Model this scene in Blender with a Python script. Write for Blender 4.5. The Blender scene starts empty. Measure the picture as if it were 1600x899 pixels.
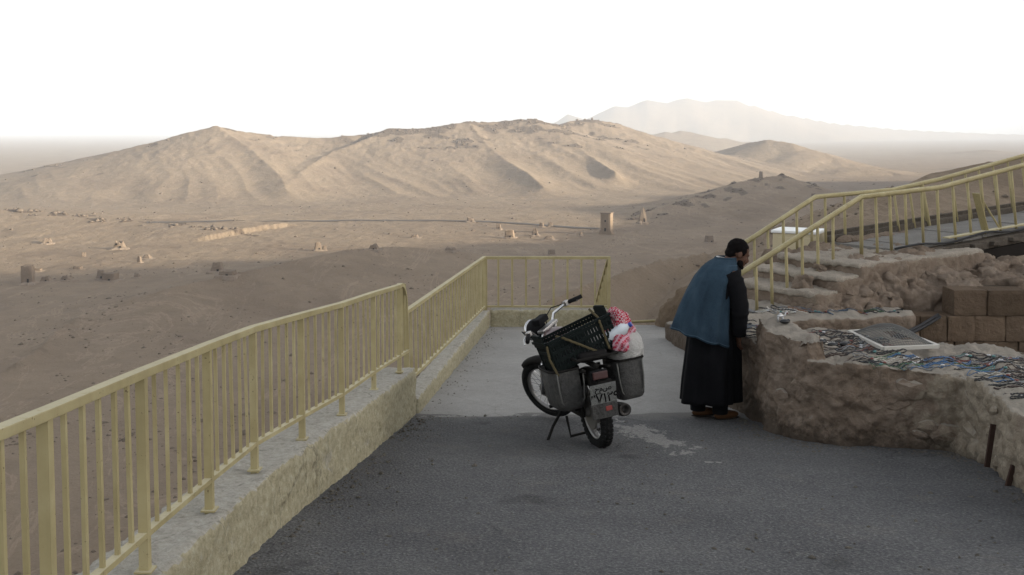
import bpy, bmesh, math, random
import numpy as np
from mathutils import Vector, Matrix, noise as mnoise

random.seed(7)
SC = bpy.context.scene
COL = SC.collection
R = math.radians

# ------------------------------------------------------------------ camera
F, HZ, PITCH = 1610.0, 205.0, R(3.4)          # focal length in photo pixels, eye level row, tilt
CY = HZ + F * math.tan(PITCH)
cam = bpy.data.cameras.new('camera'); camo = bpy.data.objects.new('camera', cam); COL.objects.link(camo)
cam.sensor_width = 36.0; cam.lens = F / 1600 * 36.0
cam.shift_y = -(449.5 - CY) / 1600.0
cam.clip_start = 0.05; cam.clip_end = 90000
camo.location = (0, 0, 0); camo.rotation_euler = (R(90) - PITCH, 0, 0)
SC.camera = camo

# ------------------------------------------------------------------ sky, sun, exposure
SUN_AZ, SUN_EL = R(106), R(12.5)                 # azimuth from +Y towards +X
w = bpy.data.worlds.new('World'); SC.world = w; w.use_nodes = True
nt = w.node_tree; nt.nodes.clear()
sky = nt.nodes.new('ShaderNodeTexSky'); sky.sky_type = 'NISHITA'; sky.sun_disc = False
sky.sun_elevation = SUN_EL; sky.sun_rotation = SUN_AZ
sky.altitude = 500; sky.air_density = 1.0; sky.dust_density = 3.0; sky.ozone_density = 1.0
hs = nt.nodes.new('ShaderNodeHueSaturation'); hs.inputs['Saturation'].default_value = 0.22
bg = nt.nodes.new('ShaderNodeBackground'); bg.inputs['Strength'].default_value = 0.15
wo = nt.nodes.new('ShaderNodeOutputWorld')
nt.links.new(sky.outputs[0], hs.inputs['Color']); nt.links.new(hs.outputs[0], bg.inputs['Color']); nt.links.new(bg.outputs[0], wo.inputs['Surface'])
sun = bpy.data.lights.new('sun', 'SUN'); suno = bpy.data.objects.new('sun', sun); COL.objects.link(suno)
sun.energy = 5.0; sun.angle = R(1.2); sun.color = (1.0, 0.885, 0.70)
sd = Vector((math.sin(SUN_AZ) * math.cos(SUN_EL), math.cos(SUN_AZ) * math.cos(SUN_EL), math.sin(SUN_EL)))
suno.rotation_euler = sd.to_track_quat('Z', 'Y').to_euler(); suno.location = sd * 300
SC.view_settings.view_transform = 'Standard'; SC.view_settings.look = 'None'
SC.view_settings.exposure = 1.4; SC.view_settings.gamma = 1.0; SC.view_settings.use_curve_mapping = False
SC.cycles.use_denoising = True; SC.cycles.max_bounces = 5; SC.cycles.volume_bounces = 2
SC.cycles.volume_max_steps = 64

# ------------------------------------------------------------------ helpers
def at(px, py, Y):
    """world point that stands at distance Y ahead and is seen at photo pixel (px, py)"""
    a, b = (px - 800) / F, -(py - CY) / F
    c, s = math.cos(PITCH), math.sin(PITCH)
    k = Y / (c + b * s)
    return Vector((a * k, Y, (-s + b * c) * k))

def mat(name, color=(.5, .5, .5), rough=.8, metal=0.0):
    m = bpy.data.materials.new(name); m.use_nodes = True
    b = m.node_tree.nodes['Principled BSDF']
    b.inputs['Base Color'].default_value = (*color, 1); b.inputs['Roughness'].default_value = rough
    b.inputs['Metallic'].default_value = metal
    b.inputs['Specular IOR Level'].default_value = .5 if rough < .5 else (.25 if rough < .7 else .08)
    return m

class NT:
    """small shader-node builder"""
    def __init__(s, m): s.t = m.node_tree; s.b = s.t.nodes['Principled BSDF']; s.co = None
    def n(s, kind, **kw):
        x = s.t.nodes.new(kind)
        for k, v in kw.items(): setattr(x, k, v)
        return x
    def link(s, a, b): s.t.links.new(a, b)
    def coord(s, obj=True):
        c = s.n('ShaderNodeTexCoord'); return c.outputs['Object' if obj else 'Generated']
    def geo(s): return s.n('ShaderNodeNewGeometry').outputs['Position']
    def mapping(s, vec, scale):
        m = s.n('ShaderNodeMapping'); m.inputs['Scale'].default_value = scale; s.link(vec, m.inputs[0]); return m.outputs[0]
    def noise(s, vec, scale, detail=6, rough=.6, dist=0):
        x = s.n('ShaderNodeTexNoise'); s.link(vec, x.inputs['Vector']); x.inputs['Scale'].default_value = scale
        x.inputs['Detail'].default_value = detail; x.inputs['Roughness'].default_value = rough; x.inputs['Distortion'].default_value = dist
        return x.outputs['Fac']
    def voro(s, vec, scale, feature='F1'):
        x = s.n('ShaderNodeTexVoronoi', feature=feature); s.link(vec, x.inputs['Vector']); x.inputs['Scale'].default_value = scale
        return x.outputs['Distance']
    def ramp(s, fac, stops):
        x = s.n('ShaderNodeValToRGB'); e = x.color_ramp.elements
        while len(e) < len(stops): e.new(0.5)
        for q, (p, c) in zip(e, stops): q.position = p; q.color = (*c, 1) if len(c) == 3 else c
        s.link(fac, x.inputs[0]); return x.outputs[0]
    def mix(s, fac, a, b, mode='MIX'):
        x = s.n('ShaderNodeMix', data_type='RGBA', blend_type=mode)
        for i, v in ((0, fac), (6, a), (7, b)):
            if hasattr(v, 'links') or hasattr(v, 'is_linked'): s.link(v, x.inputs[i])
            else: x.inputs[i].default_value = v if i == 0 else (*v, 1)
        return x.outputs[2]
    def math(s, op, a, b=0.0):
        x = s.n('ShaderNodeMath', operation=op)
        for i, v in ((0, a), (1, b)):
            if hasattr(v, 'is_linked'): s.link(v, x.inputs[i])
            else: x.inputs[i].default_value = v
        return x.outputs[0]
    def bump(s, h, strength=.3, dist=.02, prev=None):
        x = s.n('ShaderNodeBump'); x.inputs['Strength'].default_value = strength; x.inputs['Distance'].default_value = dist
        s.link(h, x.inputs['Height'])
        if prev: s.link(prev, x.inputs['Normal'])
        return x.outputs[0]
    def out(s, color=None, normal=None, rough=None):
        if color is not None: s.link(color, s.b.inputs['Base Color'])
        if normal is not None: s.link(normal, s.b.inputs['Normal'])
        if rough is not None: s.link(rough, s.b.inputs['Roughness'])

def mesh_obj(name, verts, faces, material=None, parent=None, smooth=False):
    me = bpy.data.meshes.new(name); me.from_pydata([tuple(v) for v in verts], [], faces); me.update()
    if smooth: me.shade_smooth()
    if material: me.materials.append(material)
    return link(name, me, parent)

def link(name, me, parent=None):
    o = bpy.data.objects.new(name, me); COL.objects.link(o)
    if parent: o.parent = parent
    return o

def tag(o, label=None, cat=None, group=None, kind=None):
    if label: o['label'] = label
    if cat: o['category'] = cat
    if group: o['group'] = group
    if kind: o['kind'] = kind
    return o

def empty(name, loc=(0, 0, 0), rz=0.0):
    o = bpy.data.objects.new(name, None); COL.objects.link(o); o.location = loc; o.rotation_euler = (0, 0, rz); o.empty_display_size = .1
    return o

class MB:
    """collects shapes, builds ONE mesh object"""
    def __init__(s): s.v = []; s.f = []
    def add(s, vs, fs):
        k = len(s.v); s.v += [Vector(v) for v in vs]; s.f += [tuple(i + k for i in f) for f in fs]; return s
    def box(s, c, size, rot=None, taper=1.0):
        hx, hy, hz = size[0] / 2, size[1] / 2, size[2] / 2
        vs = []
        for z in (-1, 1):
            t = taper if z > 0 else 1
            for x, y in ((-1, -1), (1, -1), (1, 1), (-1, 1)):
                v = Vector((x * hx * t, y * hy * t, z * hz))
                if rot: v = rot @ v
                vs.append(v + Vector(c))
        return s.add(vs, [(3, 2, 1, 0), (4, 5, 6, 7), (0, 1, 5, 4), (1, 2, 6, 5), (2, 3, 7, 6), (3, 0, 4, 7)])
    def tube(s, pts, r, n=8, cap=True, up=None):
        pts = [Vector(p) for p in pts]; m = len(pts); rs = r if isinstance(r, (list, tuple)) else [r] * m
        vs = []; pu = None
        for i, p in enumerate(pts):
            t = (pts[min(i + 1, m - 1)] - pts[max(i - 1, 0)]).normalized()
            if pu is None:
                a = Vector((0, 0, 1)) if abs(t.z) < .9 else Vector((1, 0, 0))
                pu = (a - t * a.dot(t)).normalized()
            else:
                pu = (pu - t * pu.dot(t)).normalized()
            q = t.cross(pu)
            for k in range(n):
                an = 2 * math.pi * (k + .5) / n
                vs.append(p + (pu * math.cos(an) + q * math.sin(an)) * rs[i])
        fs = [(i * n + k, i * n + (k + 1) % n, (i + 1) * n + (k + 1) % n, (i + 1) * n + k) for i in range(m - 1) for k in range(n)]
        if cap: fs += [tuple(range(n - 1, -1, -1)), tuple((m - 1) * n + k for k in range(n))]
        return s.add(vs, fs)
    def bar(s, a, b, wd, dp, up=(0, 0, 1)):
        """rectangular bar from a to b; wd measured across, dp along 'up'"""
        a, b = Vector(a), Vector(b); t = (b - a).normalized(); u = Vector(up); u = (u - t * u.dot(t)).normalized(); q = t.cross(u)
        vs = [p + q * x * wd / 2 + u * y * dp / 2 for p in (a, b) for x, y in ((-1, -1), (1, -1), (1, 1), (-1, 1))]
        return s.add(vs, [(3, 2, 1, 0), (4, 5, 6, 7), (0, 1, 5, 4), (1, 2, 6, 5), (2, 3, 7, 6), (3, 0, 4, 7)])
    def lathe(s, prof, c=(0, 0, 0), axis='Z', n=24, closed=False):
        vs = []
        for r, h in prof:
            for k in range(n):
                a = 2 * math.pi * k / n; x, y = r * math.cos(a), r * math.sin(a)
                v = {'Z': (x, y, h), 'Y': (x, h, y), 'X': (h, x, y)}[axis]
                vs.append(Vector(v) + Vector(c))
        m = len(prof); rows = range(m if closed else m - 1)
        fs = [(i * n + k, i * n + (k + 1) % n, ((i + 1) % m) * n + (k + 1) % n, ((i + 1) % m) * n + k) for i in rows for k in range(n)]
        return s.add(vs, fs)
    def ell(s, c, r, rot=None, n=12, m=8):
        vs = [Vector((0, 0, -1))]
        for i in range(1, m):
            a = -math.pi / 2 + math.pi * i / m
            vs += [Vector((math.cos(a) * math.cos(2 * math.pi * k / n), math.cos(a) * math.sin(2 * math.pi * k / n), math.sin(a))) for k in range(n)]
        vs.append(Vector((0, 0, 1)))
        out = []
        for v in vs:
            v = Vector((v.x * r[0], v.y * r[1], v.z * r[2]))
            if rot: v = rot @ v
            out.append(v + Vector(c))
        fs = [(0, 1 + (k + 1) % n, 1 + k) for k in range(n)]
        for i in range(m - 2):
            fs += [(1 + i * n + k, 1 + i * n + (k + 1) % n, 1 + (i + 1) * n + (k + 1) % n, 1 + (i + 1) * n + k) for k in range(n)]
        L = len(vs) - 1
        fs += [(1 + (m - 2) * n + k, 1 + (m - 2) * n + (k + 1) % n, L) for k in range(n)]
        return s.add(out, fs)
    def build(s, name, material=None, parent=None, smooth=False, bevel=0.0):
        o = mesh_obj(name, s.v, s.f, material, parent, False)
        bm = bmesh.new(); bm.from_mesh(o.data); bmesh.ops.recalc_face_normals(bm, faces=bm.faces)
        if bevel: bmesh.ops.bevel(bm, geom=[e for e in bm.edges if e.calc_face_angle(0) > .5], offset=bevel, segments=2, profile=.6, affect='EDGES')
        bm.to_mesh(o.data); bm.free()
        if smooth: o.data.shade_smooth()
        return o

# numpy gradient noise for the landscape
_rng = np.random.default_rng(11)
_perm = _rng.permutation(256); _perm = np.concatenate([_perm, _perm, _perm])
_ga = _rng.uniform(0, 2 * np.pi, 256); _gx, _gy = np.cos(_ga), np.sin(_ga)
def pnoise(x, y):
    xi = np.floor(x).astype(np.int64); yi = np.floor(y).astype(np.int64); xf = x - xi; yf = y - yi
    u = xf * xf * xf * (xf * (xf * 6 - 15) + 10); v = yf * yf * yf * (yf * (yf * 6 - 15) + 10)
    def g(a, b, dx, dy):
        h = _perm[_perm[(xi + a) & 255] + ((yi + b) & 255)]; return _gx[h] * dx + _gy[h] * dy
    n00 = g(0, 0, xf, yf); n10 = g(1, 0, xf - 1, yf); n01 = g(0, 1, xf, yf - 1); n11 = g(1, 1, xf - 1, yf - 1)
    return (n00 * (1 - u) + n10 * u) * (1 - v) + (n01 * (1 - u) + n11 * u) * v
def fbm(x, y, o=5, lac=2.03, gain=.5):
    t = 0; a = 1.0
    for i in range(o): t = t + a * pnoise(x + 17.3 * i, y - 9.1 * i); x = x * lac; y = y * lac; a *= gain
    return t
def ridged(x, y, o=4):
    t = 0; a = 1.0; tot = 0
    for i in range(o): t = t + a * (1 - 2 * np.abs(pnoise(x + 31.7 * i, y + 5.3 * i))); tot += a; x = x * 2.1; y = y * 2.1; a *= .5
    return t / tot
# ================================================================== LANDSCAPE
FLOOR = -95.0
def sstep(x, a, b):
    t = np.clip((x - a) / (b - a), 0, 1); return t * t * (3 - 2 * t)

def polyline_dist(X, Y, pts):
    """distance to a polyline, height and arc length at the nearest point; pts rows: x, y, z, width"""
    best = np.full(X.shape, 1e12); hz = np.zeros(X.shape); sl = np.zeros(X.shape); wd = np.ones(X.shape); side = np.zeros(X.shape)
    acc = 0.0
    for i in range(len(pts) - 1):
        ax, ay, az, aw = pts[i]; bx, by, bz, bw = pts[i + 1]
        dx, dy = bx - ax, by - ay; L2 = dx * dx + dy * dy; L = math.sqrt(L2)
        t = np.clip(((X - ax) * dx + (Y - ay) * dy) / L2, 0, 1)
        ex, ey = X - ax - t * dx, Y - ay - t * dy
        d = ex * ex + ey * ey
        m = d < best
        best = np.where(m, d, best); ts = t * t * (3 - 2 * t)
        hz = np.where(m, az + (bz - az) * ts, hz); sl = np.where(m, acc + t * L, sl); wd = np.where(m, aw + (bw - aw) * t, wd)
        side = np.where(m, np.sign(dx * ey - dy * ex), side)
        acc += L
    return np.sqrt(best), hz, sl, wd, side

def crest(rows):
    """(px, py, Y, width) -> (x, y, z, width)"""
    out = []
    for px, py, Y, wdt in rows:
        p = at(px, py, Y); out.append((p.x, p.y, p.z, wdt))
    return out

MAIN = crest([(-420, 330, 1350, 300), (-200, 312, 1420, 330), (0, 289, 1500, 380), (130, 259, 1580, 400), (230, 226, 1640, 430), (300, 207, 1680, 450), (338, 198, 1700, 460), (375, 205, 1720, 460), (430, 214, 1760, 470), (500, 216, 1800, 470), (570, 212, 1830, 480), (610, 203, 1840, 490), (650, 202, 1850, 490), (690, 198, 1870, 500), (730, 191, 1900, 500), (780, 191, 1930, 510), (835, 187, 1950, 520), (868, 196, 1980, 500)])
EAST = crest([(868, 200, 2030, 380), (893, 190, 2100, 420), (920, 187, 2120, 430), (965, 194, 2150, 430), (1000, 208, 2180, 400), (1040, 222, 2200, 360), (1075, 236, 2220, 300), (1110, 246, 2230, 200)])
SPURS = [crest([(338, 200, 1700, 160), (392, 236, 1590, 150), (440, 276, 1440, 110), (450, 302, 1340, 70)]),
         crest([(610, 206, 1840, 170), (520, 236, 1690, 160), (470, 272, 1500, 120), (440, 303, 1370, 80)]),
         crest([(730, 196, 1900, 170), (765, 238, 1740, 150), (825, 268, 1540, 100), (850, 290, 1430, 70)]),
         crest([(868, 200, 1980, 170), (905, 236, 1790, 120), (935, 252, 1680, 80), (962, 265, 1590, 50)])]
DUNE = crest([(1080, 246, 2500, 150), (1130, 234, 2420, 220), (1170, 223, 2330, 270), (1200, 218, 2280, 300), (1235, 223, 2250, 290), (1290, 240, 2200, 240), (1350, 258, 2150, 170), (1410, 272, 2050, 100)])
DARKHILL = crest([(980, 345, 1030, 60), (1040, 322, 1080, 110), (1110, 300, 1130, 150), (1160, 283, 1160, 180), (1195, 277, 1180, 190), (1222, 273, 1190, 180), (1250, 284, 1200, 150), (1290, 305, 1230, 110), (1340, 325, 1250, 80)])
FARHILL = crest([(1390, 272, 3700, 300), (1450, 258, 3800, 400), (1500, 243, 3900, 500), (1540, 234, 4000, 560), (1590, 242, 4100, 520), (1700, 252, 4300, 400), (1900, 262, 4600, 300)])
MIDHILL = crest([(960, 224, 4000, 400), (1020, 208, 4100, 500), (1065, 204, 4200, 560), (1100, 211, 4200, 500), (1170, 222, 4300, 400), (1300, 236, 4600, 300)])
FARMTN = crest([(780, 206, 9300, 500), (858, 190, 9200, 500), (880, 182, 9100, 520), (895, 175, 9000, 560), (916, 184, 9000, 600), (932, 183, 9100, 700), (948, 172, 9150, 800), (962, 165, 9200, 900), (985, 162, 9250, 950), (1005, 157, 9300, 1000), (1030, 156, 9350, 1000), (1060, 153, 9400, 1050), (1090, 155, 9450, 1050), (1120, 153, 9500, 1050), (1150, 157, 9500, 1050), (1170, 163, 9600, 1000), (1190, 168, 9700, 1000), (1215, 176, 9800, 950), (1240, 181, 9900, 900), (1300, 192, 10300, 800), (1400, 202, 11000, 700), (1550, 209, 12000, 600), (1700, 212, 13000, 600)])
TOMBHILL = crest([(-350, 322, 1000, 260), (-150, 318, 980, 290), (0, 327, 950, 300), (60, 331, 945, 300), (120, 339, 935, 290), (200, 344, 925, 270), (262, 354, 905, 230), (330, 368, 880, 150), (400, 377, 865, 90)])
SHADEMOUND = crest([(200, 470, 500, 80), (270, 449, 515, 100), (330, 436, 535, 110), (400, 420, 555, 120), (470, 405, 580, 130), (540, 390, 610, 140), (620, 385, 640, 130), (700, 391, 660, 110), (800, 402, 680, 90)])
LOWRIDGE = crest([(0, 585, 372, 20), (60, 545, 405, 30), (95, 512, 450, 34), (140, 487, 492, 34), (220, 478, 525, 28)])
FLANK = crest([(780, 520, 190, 60), (862, 466, 240, 90), (937, 437, 290, 110), (1031, 405, 330, 120), (1110, 393, 345, 120), (1170, 379, 330, 130), (1200, 358, 310, 140), (1270, 331, 290, 150), (1330, 310, 275, 160), (1400, 288, 265, 170), (1480, 263, 258, 180), (1540, 253, 255, 190), (1600, 242, 255, 200), (1750, 180, 255, 220), (1950, 90, 262, 230)])
SHADOW_MASSIF = [(260, -420, 30, 330), (330, -220, 95, 340), (380, 0, 122, 340), (400, 180, 125, 330), (425, 330, 112, 310), (455, 450, 84, 290), (495, 570, 58, 270), (540, 680, 38, 250), (600, 800, 32, 240), (700, 1000, 60, 230), (760, 1110, 64, 220), (815, 1270, 52, 220), (900, 1500, 42, 210), (980, 1700, 10, 180), (1040, 1850, -60, 150)]  # castle hill outside the view; far crest added, heights shaped for its shadow
WADI = [(-262, 800, 0, 1), (-240, 859, 0, 1), (-219, 927, 0, 1), (-196, 985, 0, 1)]
PLATFORM = [(-2.75, -6), (-2.45, 3.0), (-1.75, 6.8), (-1.2, 9.5), (-.7, 16.4), (1.7, 16.4), (2.2, 14.5), (4.6, 15.0), (9, 17), (16, 18), (26, 8), (30, -30), (-4, -30)]

def poly_out(X, Y, poly):
    d = np.full(X.shape, 1e12); inside = np.zeros(X.shape, bool)
    n = len(poly)
    for i in range(n):
        ax, ay = poly[i]; bx, by = poly[(i + 1) % n]
        dx, dy = bx - ax, by - ay
        t = np.clip(((X - ax) * dx + (Y - ay) * dy) / (dx * dx + dy * dy), 0, 1)
        d = np.minimum(d, (X - ax - t * dx) ** 2 + (Y - ay - t * dy) ** 2)
        c = ((ay > Y) != (by > Y)) & (X < (bx - ax) * (Y - ay) / ((by - ay) if by != ay else 1e-9) + ax)
        inside ^= c
    return np.where(inside, -np.sqrt(d), np.sqrt(d))

def smax(a, b, k):
    h = np.clip(.5 + .5 * (a - b) / k, 0, 1); return b + (a - b) * h + k * h * (1 - h)

def hill(X, Y, pts, base, p=1.5, gully=.0, gs=90., seed=0., rug=0.):
    """continuous ridge: the highest of one sloping apron per crest segment"""
    out = np.full(X.shape, float(base)); rel = np.ones(X.shape)
    ex, ey = pts[-1][0] - pts[0][0], pts[-1][1] - pts[0][1]; L = math.hypot(ex, ey); ex /= L; ey /= L
    g = 0
    if gully:
        u, v = X * ex + Y * ey, -X * ey + Y * ex
        wob = fbm(X / (gs * 3) + seed, Y / (gs * 3), 3) * .35
        g = ridged(u / gs + seed + wob, v / (gs * 8) + seed * 3.1, 3) - .3
    for i in range(len(pts) - 1):
        ax, ay, az, aw = pts[i]; bx, by, bz, bw = pts[i + 1]
        dx, dy = bx - ax, by - ay
        t = np.clip(((X - ax) * dx + (Y - ay) * dy) / (dx * dx + dy * dy), 0, 1)
        d = np.hypot(X - ax - t * dx, Y - ay - t * dy)
        wd = aw + (bw - aw) * t
        k = d / wd
        if gully: k = k / (1 + gully * 1.3 * g * sstep(k, .03, .4))
        q = (1 - np.clip(k, 0, 1)) ** p
        out = np.maximum(out, base + np.maximum(az + (bz - az) * t - base, 0) * q)
        rel = np.minimum(rel, k)
    return out, rel, 1.0, out - base

def road_z(x, y):
    """paved terrace: asphalt ramp, then a flatter concrete landing"""
    return np.where(y < 9.35, -1.6 - .109 * y, -2.619 - .069 * (y - 9.35))

def terrain(X, Y):
    r = np.hypot(X, Y)
    big = fbm(X / 420 + 3.1, Y / 420 - 7.7, 5)
    floor = FLOOR + 5.0 * big + 1.6 * fbm(X / 60, Y / 60, 4) * sstep(r, 100, 400)
    # out on the plain the ground falls away a little and flattens
    far = sstep(r, 2200, 5000); floor = floor * (1 - far) + (-112 + 5 * fbm(X / 2300, Y / 2300, 4)) * far
    # valley floor gets smoother around the road below the big hill
    z = floor
    rock = np.zeros(X.shape)
    hm, d, wd, c = hill(X, Y, MAIN, -97, 1.45, .17, 150, 1.3)
    z = smax(z, hm, 6)
    rock = np.maximum(rock, sstep(fbm(X / 55 + 9, Y / 55, 5) + .55 - 1.9 * d / wd, .25, .6) * sstep(X / np.maximum(Y, 1), -.21, -.1))
    rock = np.maximum(rock, .6 * sstep(fbm(X / 40 - 4, Y / 40, 5) + .12 - 1.1 * d / wd, .25, .5))
    hm, d, wd, c = hill(X, Y, EAST, -97, 1.35, .18, 120, 5.1); z = smax(z, hm, 6)
    rock = np.maximum(rock, .8 * sstep(fbm(X / 55 + 2, Y / 55, 5) + .3 - 1.6 * d / wd, .25, .6))
    for i, s in enumerate(SPURS):
        hm, d, wd, c = hill(X, Y, s, -97, 1.25, .14, 60, 2.2 * i); z = smax(z, hm - 3, 16)
        rock = np.maximum(rock, .28 * sstep(fbm(X / 30 + i, Y / 30, 4) + .42 - 3.5 * d / wd, .3, .6))
    hmask = sstep(z, -80, -25) * sstep(r, 1000, 1300)
    z = z + hmask * (3 * (ridged(X / 95 + 3, Y / 150, 5) - .45) + 2.2 * (ridged(X / 28, Y / 40 + 8, 4) - .4))
    hm, d, wd, c = hill(X, Y, DUNE, -100, 1.35, .2, 130, 8.2); z = smax(z, hm, 6)
    hm, d, wd, c = hill(X, Y, DARKHILL, -97, 1.4, .28, 60, 4.4); z = smax(z, hm, 4)
    rock = np.maximum(rock, .9 * sstep(fbm(X / 22 + 5, Y / 22, 5) + .35 - 1.6 * d / wd, .25, .6))
    hm, d, wd, c = hill(X, Y, MIDHILL, -115, 1.3, .3, 300, 6.4); z = smax(z, hm, 8)
    hm, d, wd, c = hill(X, Y, FARHILL, -115, 1.3, .3, 260, 3.7); z = smax(z, hm, 8)
    hm, d, wd, c = hill(X, Y, FARMTN, -120, 1.25, .25, 600, 2.9); z = smax(z, hm + 22 * fbm(X / 420, Y / 420, 4) * sstep(d / wd, 0, .2) * (c > 1), 10)
    hm, d, wd, c = hill(X, Y, TOMBHILL, -97, 1.15, .16, 70, 7.9); z = smax(z, hm, 5)
    rock = np.maximum(rock, sstep(fbm(X / 20 + 5, Y / 20, 5) + .5 - 7 * d / wd, .25, .6))
    # eroded bank of the dry stream bed
    d, hz, sl, wd, side = polyline_dist(X, Y, WADI)
    tap = sstep(sl, 0, 50) * sstep(188 - sl, 0, 40)
    jag = 6.5 * ridged(sl / 11, sl * 0 + .3, 3)
    bank = 3.4 * sstep(side * d + jag, -.8, 2.2) * (1 - sstep(d, 15, 110)) * tap
    z = z + np.where(r > 300, bank, 0)
    cliff = np.where((d < 9) & (tap > .1), tap, 0)
    hm, d, wd, c = hill(X, Y, SHADEMOUND, -98, 1.3, .2, 60, 9.3); z = smax(z, hm, 6)
    hm, d, wd, c = hill(X, Y, LOWRIDGE, -98, 1.2, .3, 18, 1.9); z = smax(z, hm, 3)
    rock = np.maximum(rock, .3 * sstep(fbm(X / 9 + 5, Y / 9, 5) + .5 - 2.0 * d / wd, .2, .6))
    hm, d, wd, c = hill(X, Y, FLANK, -100, 1.35, .16, 45, 6.6); z = smax(z, hm, 5)
    hm, d, wd, c = hill(X, Y, SHADOW_MASSIF, -100, 1.25, .15, 90, 2.6); z = smax(z, hm, 8)
    # the castle knoll that carries the terrace
    d = poly_out(X, Y, PLATFORM)
    zin = np.clip(road_z(X, np.clip(Y, -10, 17)) - .45, -4, -1.2)
    knoll = zin - .35 * np.clip(d, 0, 3) - .60 * np.clip(d - .6, 0, None) * (1 + .12 * fbm(X / 14, Y / 14, 4))
    knoll = np.where(d > 0, knoll + .25 * fbm(X / 2.2, Y / 2.2, 4) * sstep(d, .3, 3), zin)
    z = smax(z, knoll, 4 * sstep(r, 60, 160) + .02)
    z = np.where(d < 4, np.minimum(z, knoll + .3 * np.clip(d, 0, 9)), z)
    # fine relief
    z = z + (.55 * fbm(X / 16, Y / 16, 4) * sstep(r, 60, 200)) + .9 * rock * (fbm(X / 7, Y / 7, 4) + .6) * sstep(r, 250, 800)
    return z, np.clip(rock, 0, 1), cliff

def build_terrain():
    fa = np.linspace(R(-31), R(31), 980)
    ca = np.linspace(R(31), R(329), 150)[1:-1]
    az = np.concatenate([fa, ca]); n = len(az)
    rr = np.concatenate([np.geomspace(2.5, 150, 70)[:-1], np.geomspace(150, 520, 110)[:-1], np.geomspace(520, 2700, 400)[:-1], np.geomspace(2700, 26000, 130)])
    m = len(rr)
    Rr, A = np.meshgrid(rr, az, indexing='ij')
    X = Rr * np.sin(A); Y = Rr * np.cos(A)
    Z, rock, cliff = terrain(X, Y)
    co = np.stack([X, Y, Z], -1).reshape(-1, 3)
    co = np.vstack([co, [[0, 0, -2.6]]])
    i, k = np.meshgrid(np.arange(m - 1), np.arange(n), indexing='ij')
    k2 = (k + 1) % n
    q = np.stack([i * n + k, (i + 1) * n + k, (i + 1) * n + k2, i * n + k2], -1).reshape(-1, 4)
    kk = np.arange(n); tri = np.stack([np.full(n, m * n), kk, (kk + 1) % n], -1)
    me = bpy.data.meshes.new('terrain')
    me.vertices.add(len(co)); me.vertices.foreach_set('co', co.astype(np.float32).ravel())
    nl = q.size + tri.size
    me.loops.add(nl); me.loops.foreach_set('vertex_index', np.concatenate([q.ravel(), tri.ravel()]).astype(np.int32))
    npol = len(q) + len(tri); me.polygons.add(npol)
    st = np.concatenate([np.arange(len(q)) * 4, q.size + np.arange(len(tri)) * 3]).astype(np.int32)
    me.polygons.foreach_set('loop_start', st)
    me.update(calc_edges=True); me.validate()
    me.shade_smooth()
    haze_pale = sstep(Rr, 2400, 5200) * (1 - sstep(Z, -104, -90))  # plain made paler with distance: haze put into the ground colour
    for nm, arr in (('rock', rock), ('cliff', cliff), ('haze_pale', haze_pale)):
        a = me.attributes.new(nm, 'FLOAT', 'POINT'); a.data.foreach_set('value', np.append(arr.ravel(), 0).astype(np.float32))
    me.materials.append(M_SAND)
    return tag(link('terrain', me), kind='structure')

def make_sand():
    m = mat('desert_ground', rough=.95); N = NT(m); p = N.geo()
    a = N.n('ShaderNodeAttribute', attribute_name='rock').outputs['Fac']; cl = N.n('ShaderNodeAttribute', attribute_name='cliff').outputs['Fac']
    n1 = N.noise(p, .006, 8, .6); n2 = N.noise(p, .08, 8, .65); n3 = N.noise(p, 1.2, 6, .7)
    c = N.ramp(n1, [(.3, (0.182, 0.136, 0.0958)), (.55, (0.221, 0.17, 0.117)), (.75, (0.249, 0.196, 0.14))])
    c = N.mix(.55, c, N.ramp(n2, [(.3, (0.154, 0.114, 0.0812)), (.5, (0.213, 0.162, 0.114)), (.72, (0.261, 0.204, 0.147))]))
    c = N.mix(.3, c, N.ramp(n3, [(.35, (0.138, 0.104, 0.0735)), (.65, (0.254, 0.198, 0.142))]))
    wl = N.noise(N.mapping(p, (1, .35, 1)), .018, 7, .65, 1.2); c = N.mix(N.math('MULTIPLY', N.ramp(wl, [(.49, (0, 0, 0)), (.5, (1, 1, 1)), (.515, (0, 0, 0))]), .35), c, (0.35, 0.272, 0.197))
    gr = N.ramp(N.noise(p, .011, 6, .62, .5), [(.5, (0, 0, 0)), (.64, (1, 1, 1))]); c = N.mix(N.math('MULTIPLY', gr, .45), c, (0.139, 0.103, 0.0748))
    v = N.voro(p, .35); st = N.ramp(v, [(.08, (1, 1, 1)), (.14, (0, 0, 0))])
    c = N.mix(N.math('MULTIPLY', st, .45), c, (0.105, 0.0782, 0.0564))
    rk = N.ramp(N.math('MULTIPLY', a, N.math('ADD', N.noise(p, .13, 6, .7), .35)), [(.16, (0, 0, 0)), (.45, (1, 1, 1))])
    c = N.mix(N.math('MULTIPLY', rk, .85), c, (0.0917, 0.0679, 0.0491))
    c = N.mix(N.math('MULTIPLY', cl, .12), c, (0.143, 0.0962, 0.0589))
    sa = N.n('ShaderNodeAttribute', attribute_name='haze_pale').outputs['Fac']; c = N.mix(N.math('MULTIPLY', sa, N.math('ADD', N.noise(p, .0009, 5, .6), .25)), c, (0.536, 0.495, 0.427))
    n4 = N.noise(N.mapping(p, (1, .6, 1)), .022, 8, .7); b = N.bump(n4, .35, 7.0); b = N.bump(n2, .6, 2.5, b); b = N.bump(n3, .5, .3, b)
    N.out(c, b); return m
M_SAND = make_sand()
ter = build_terrain()

def ground_z(x, y):
    z, _, _ = terrain(np.array([float(x)]), np.array([float(y)])); return float(z[0])

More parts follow.
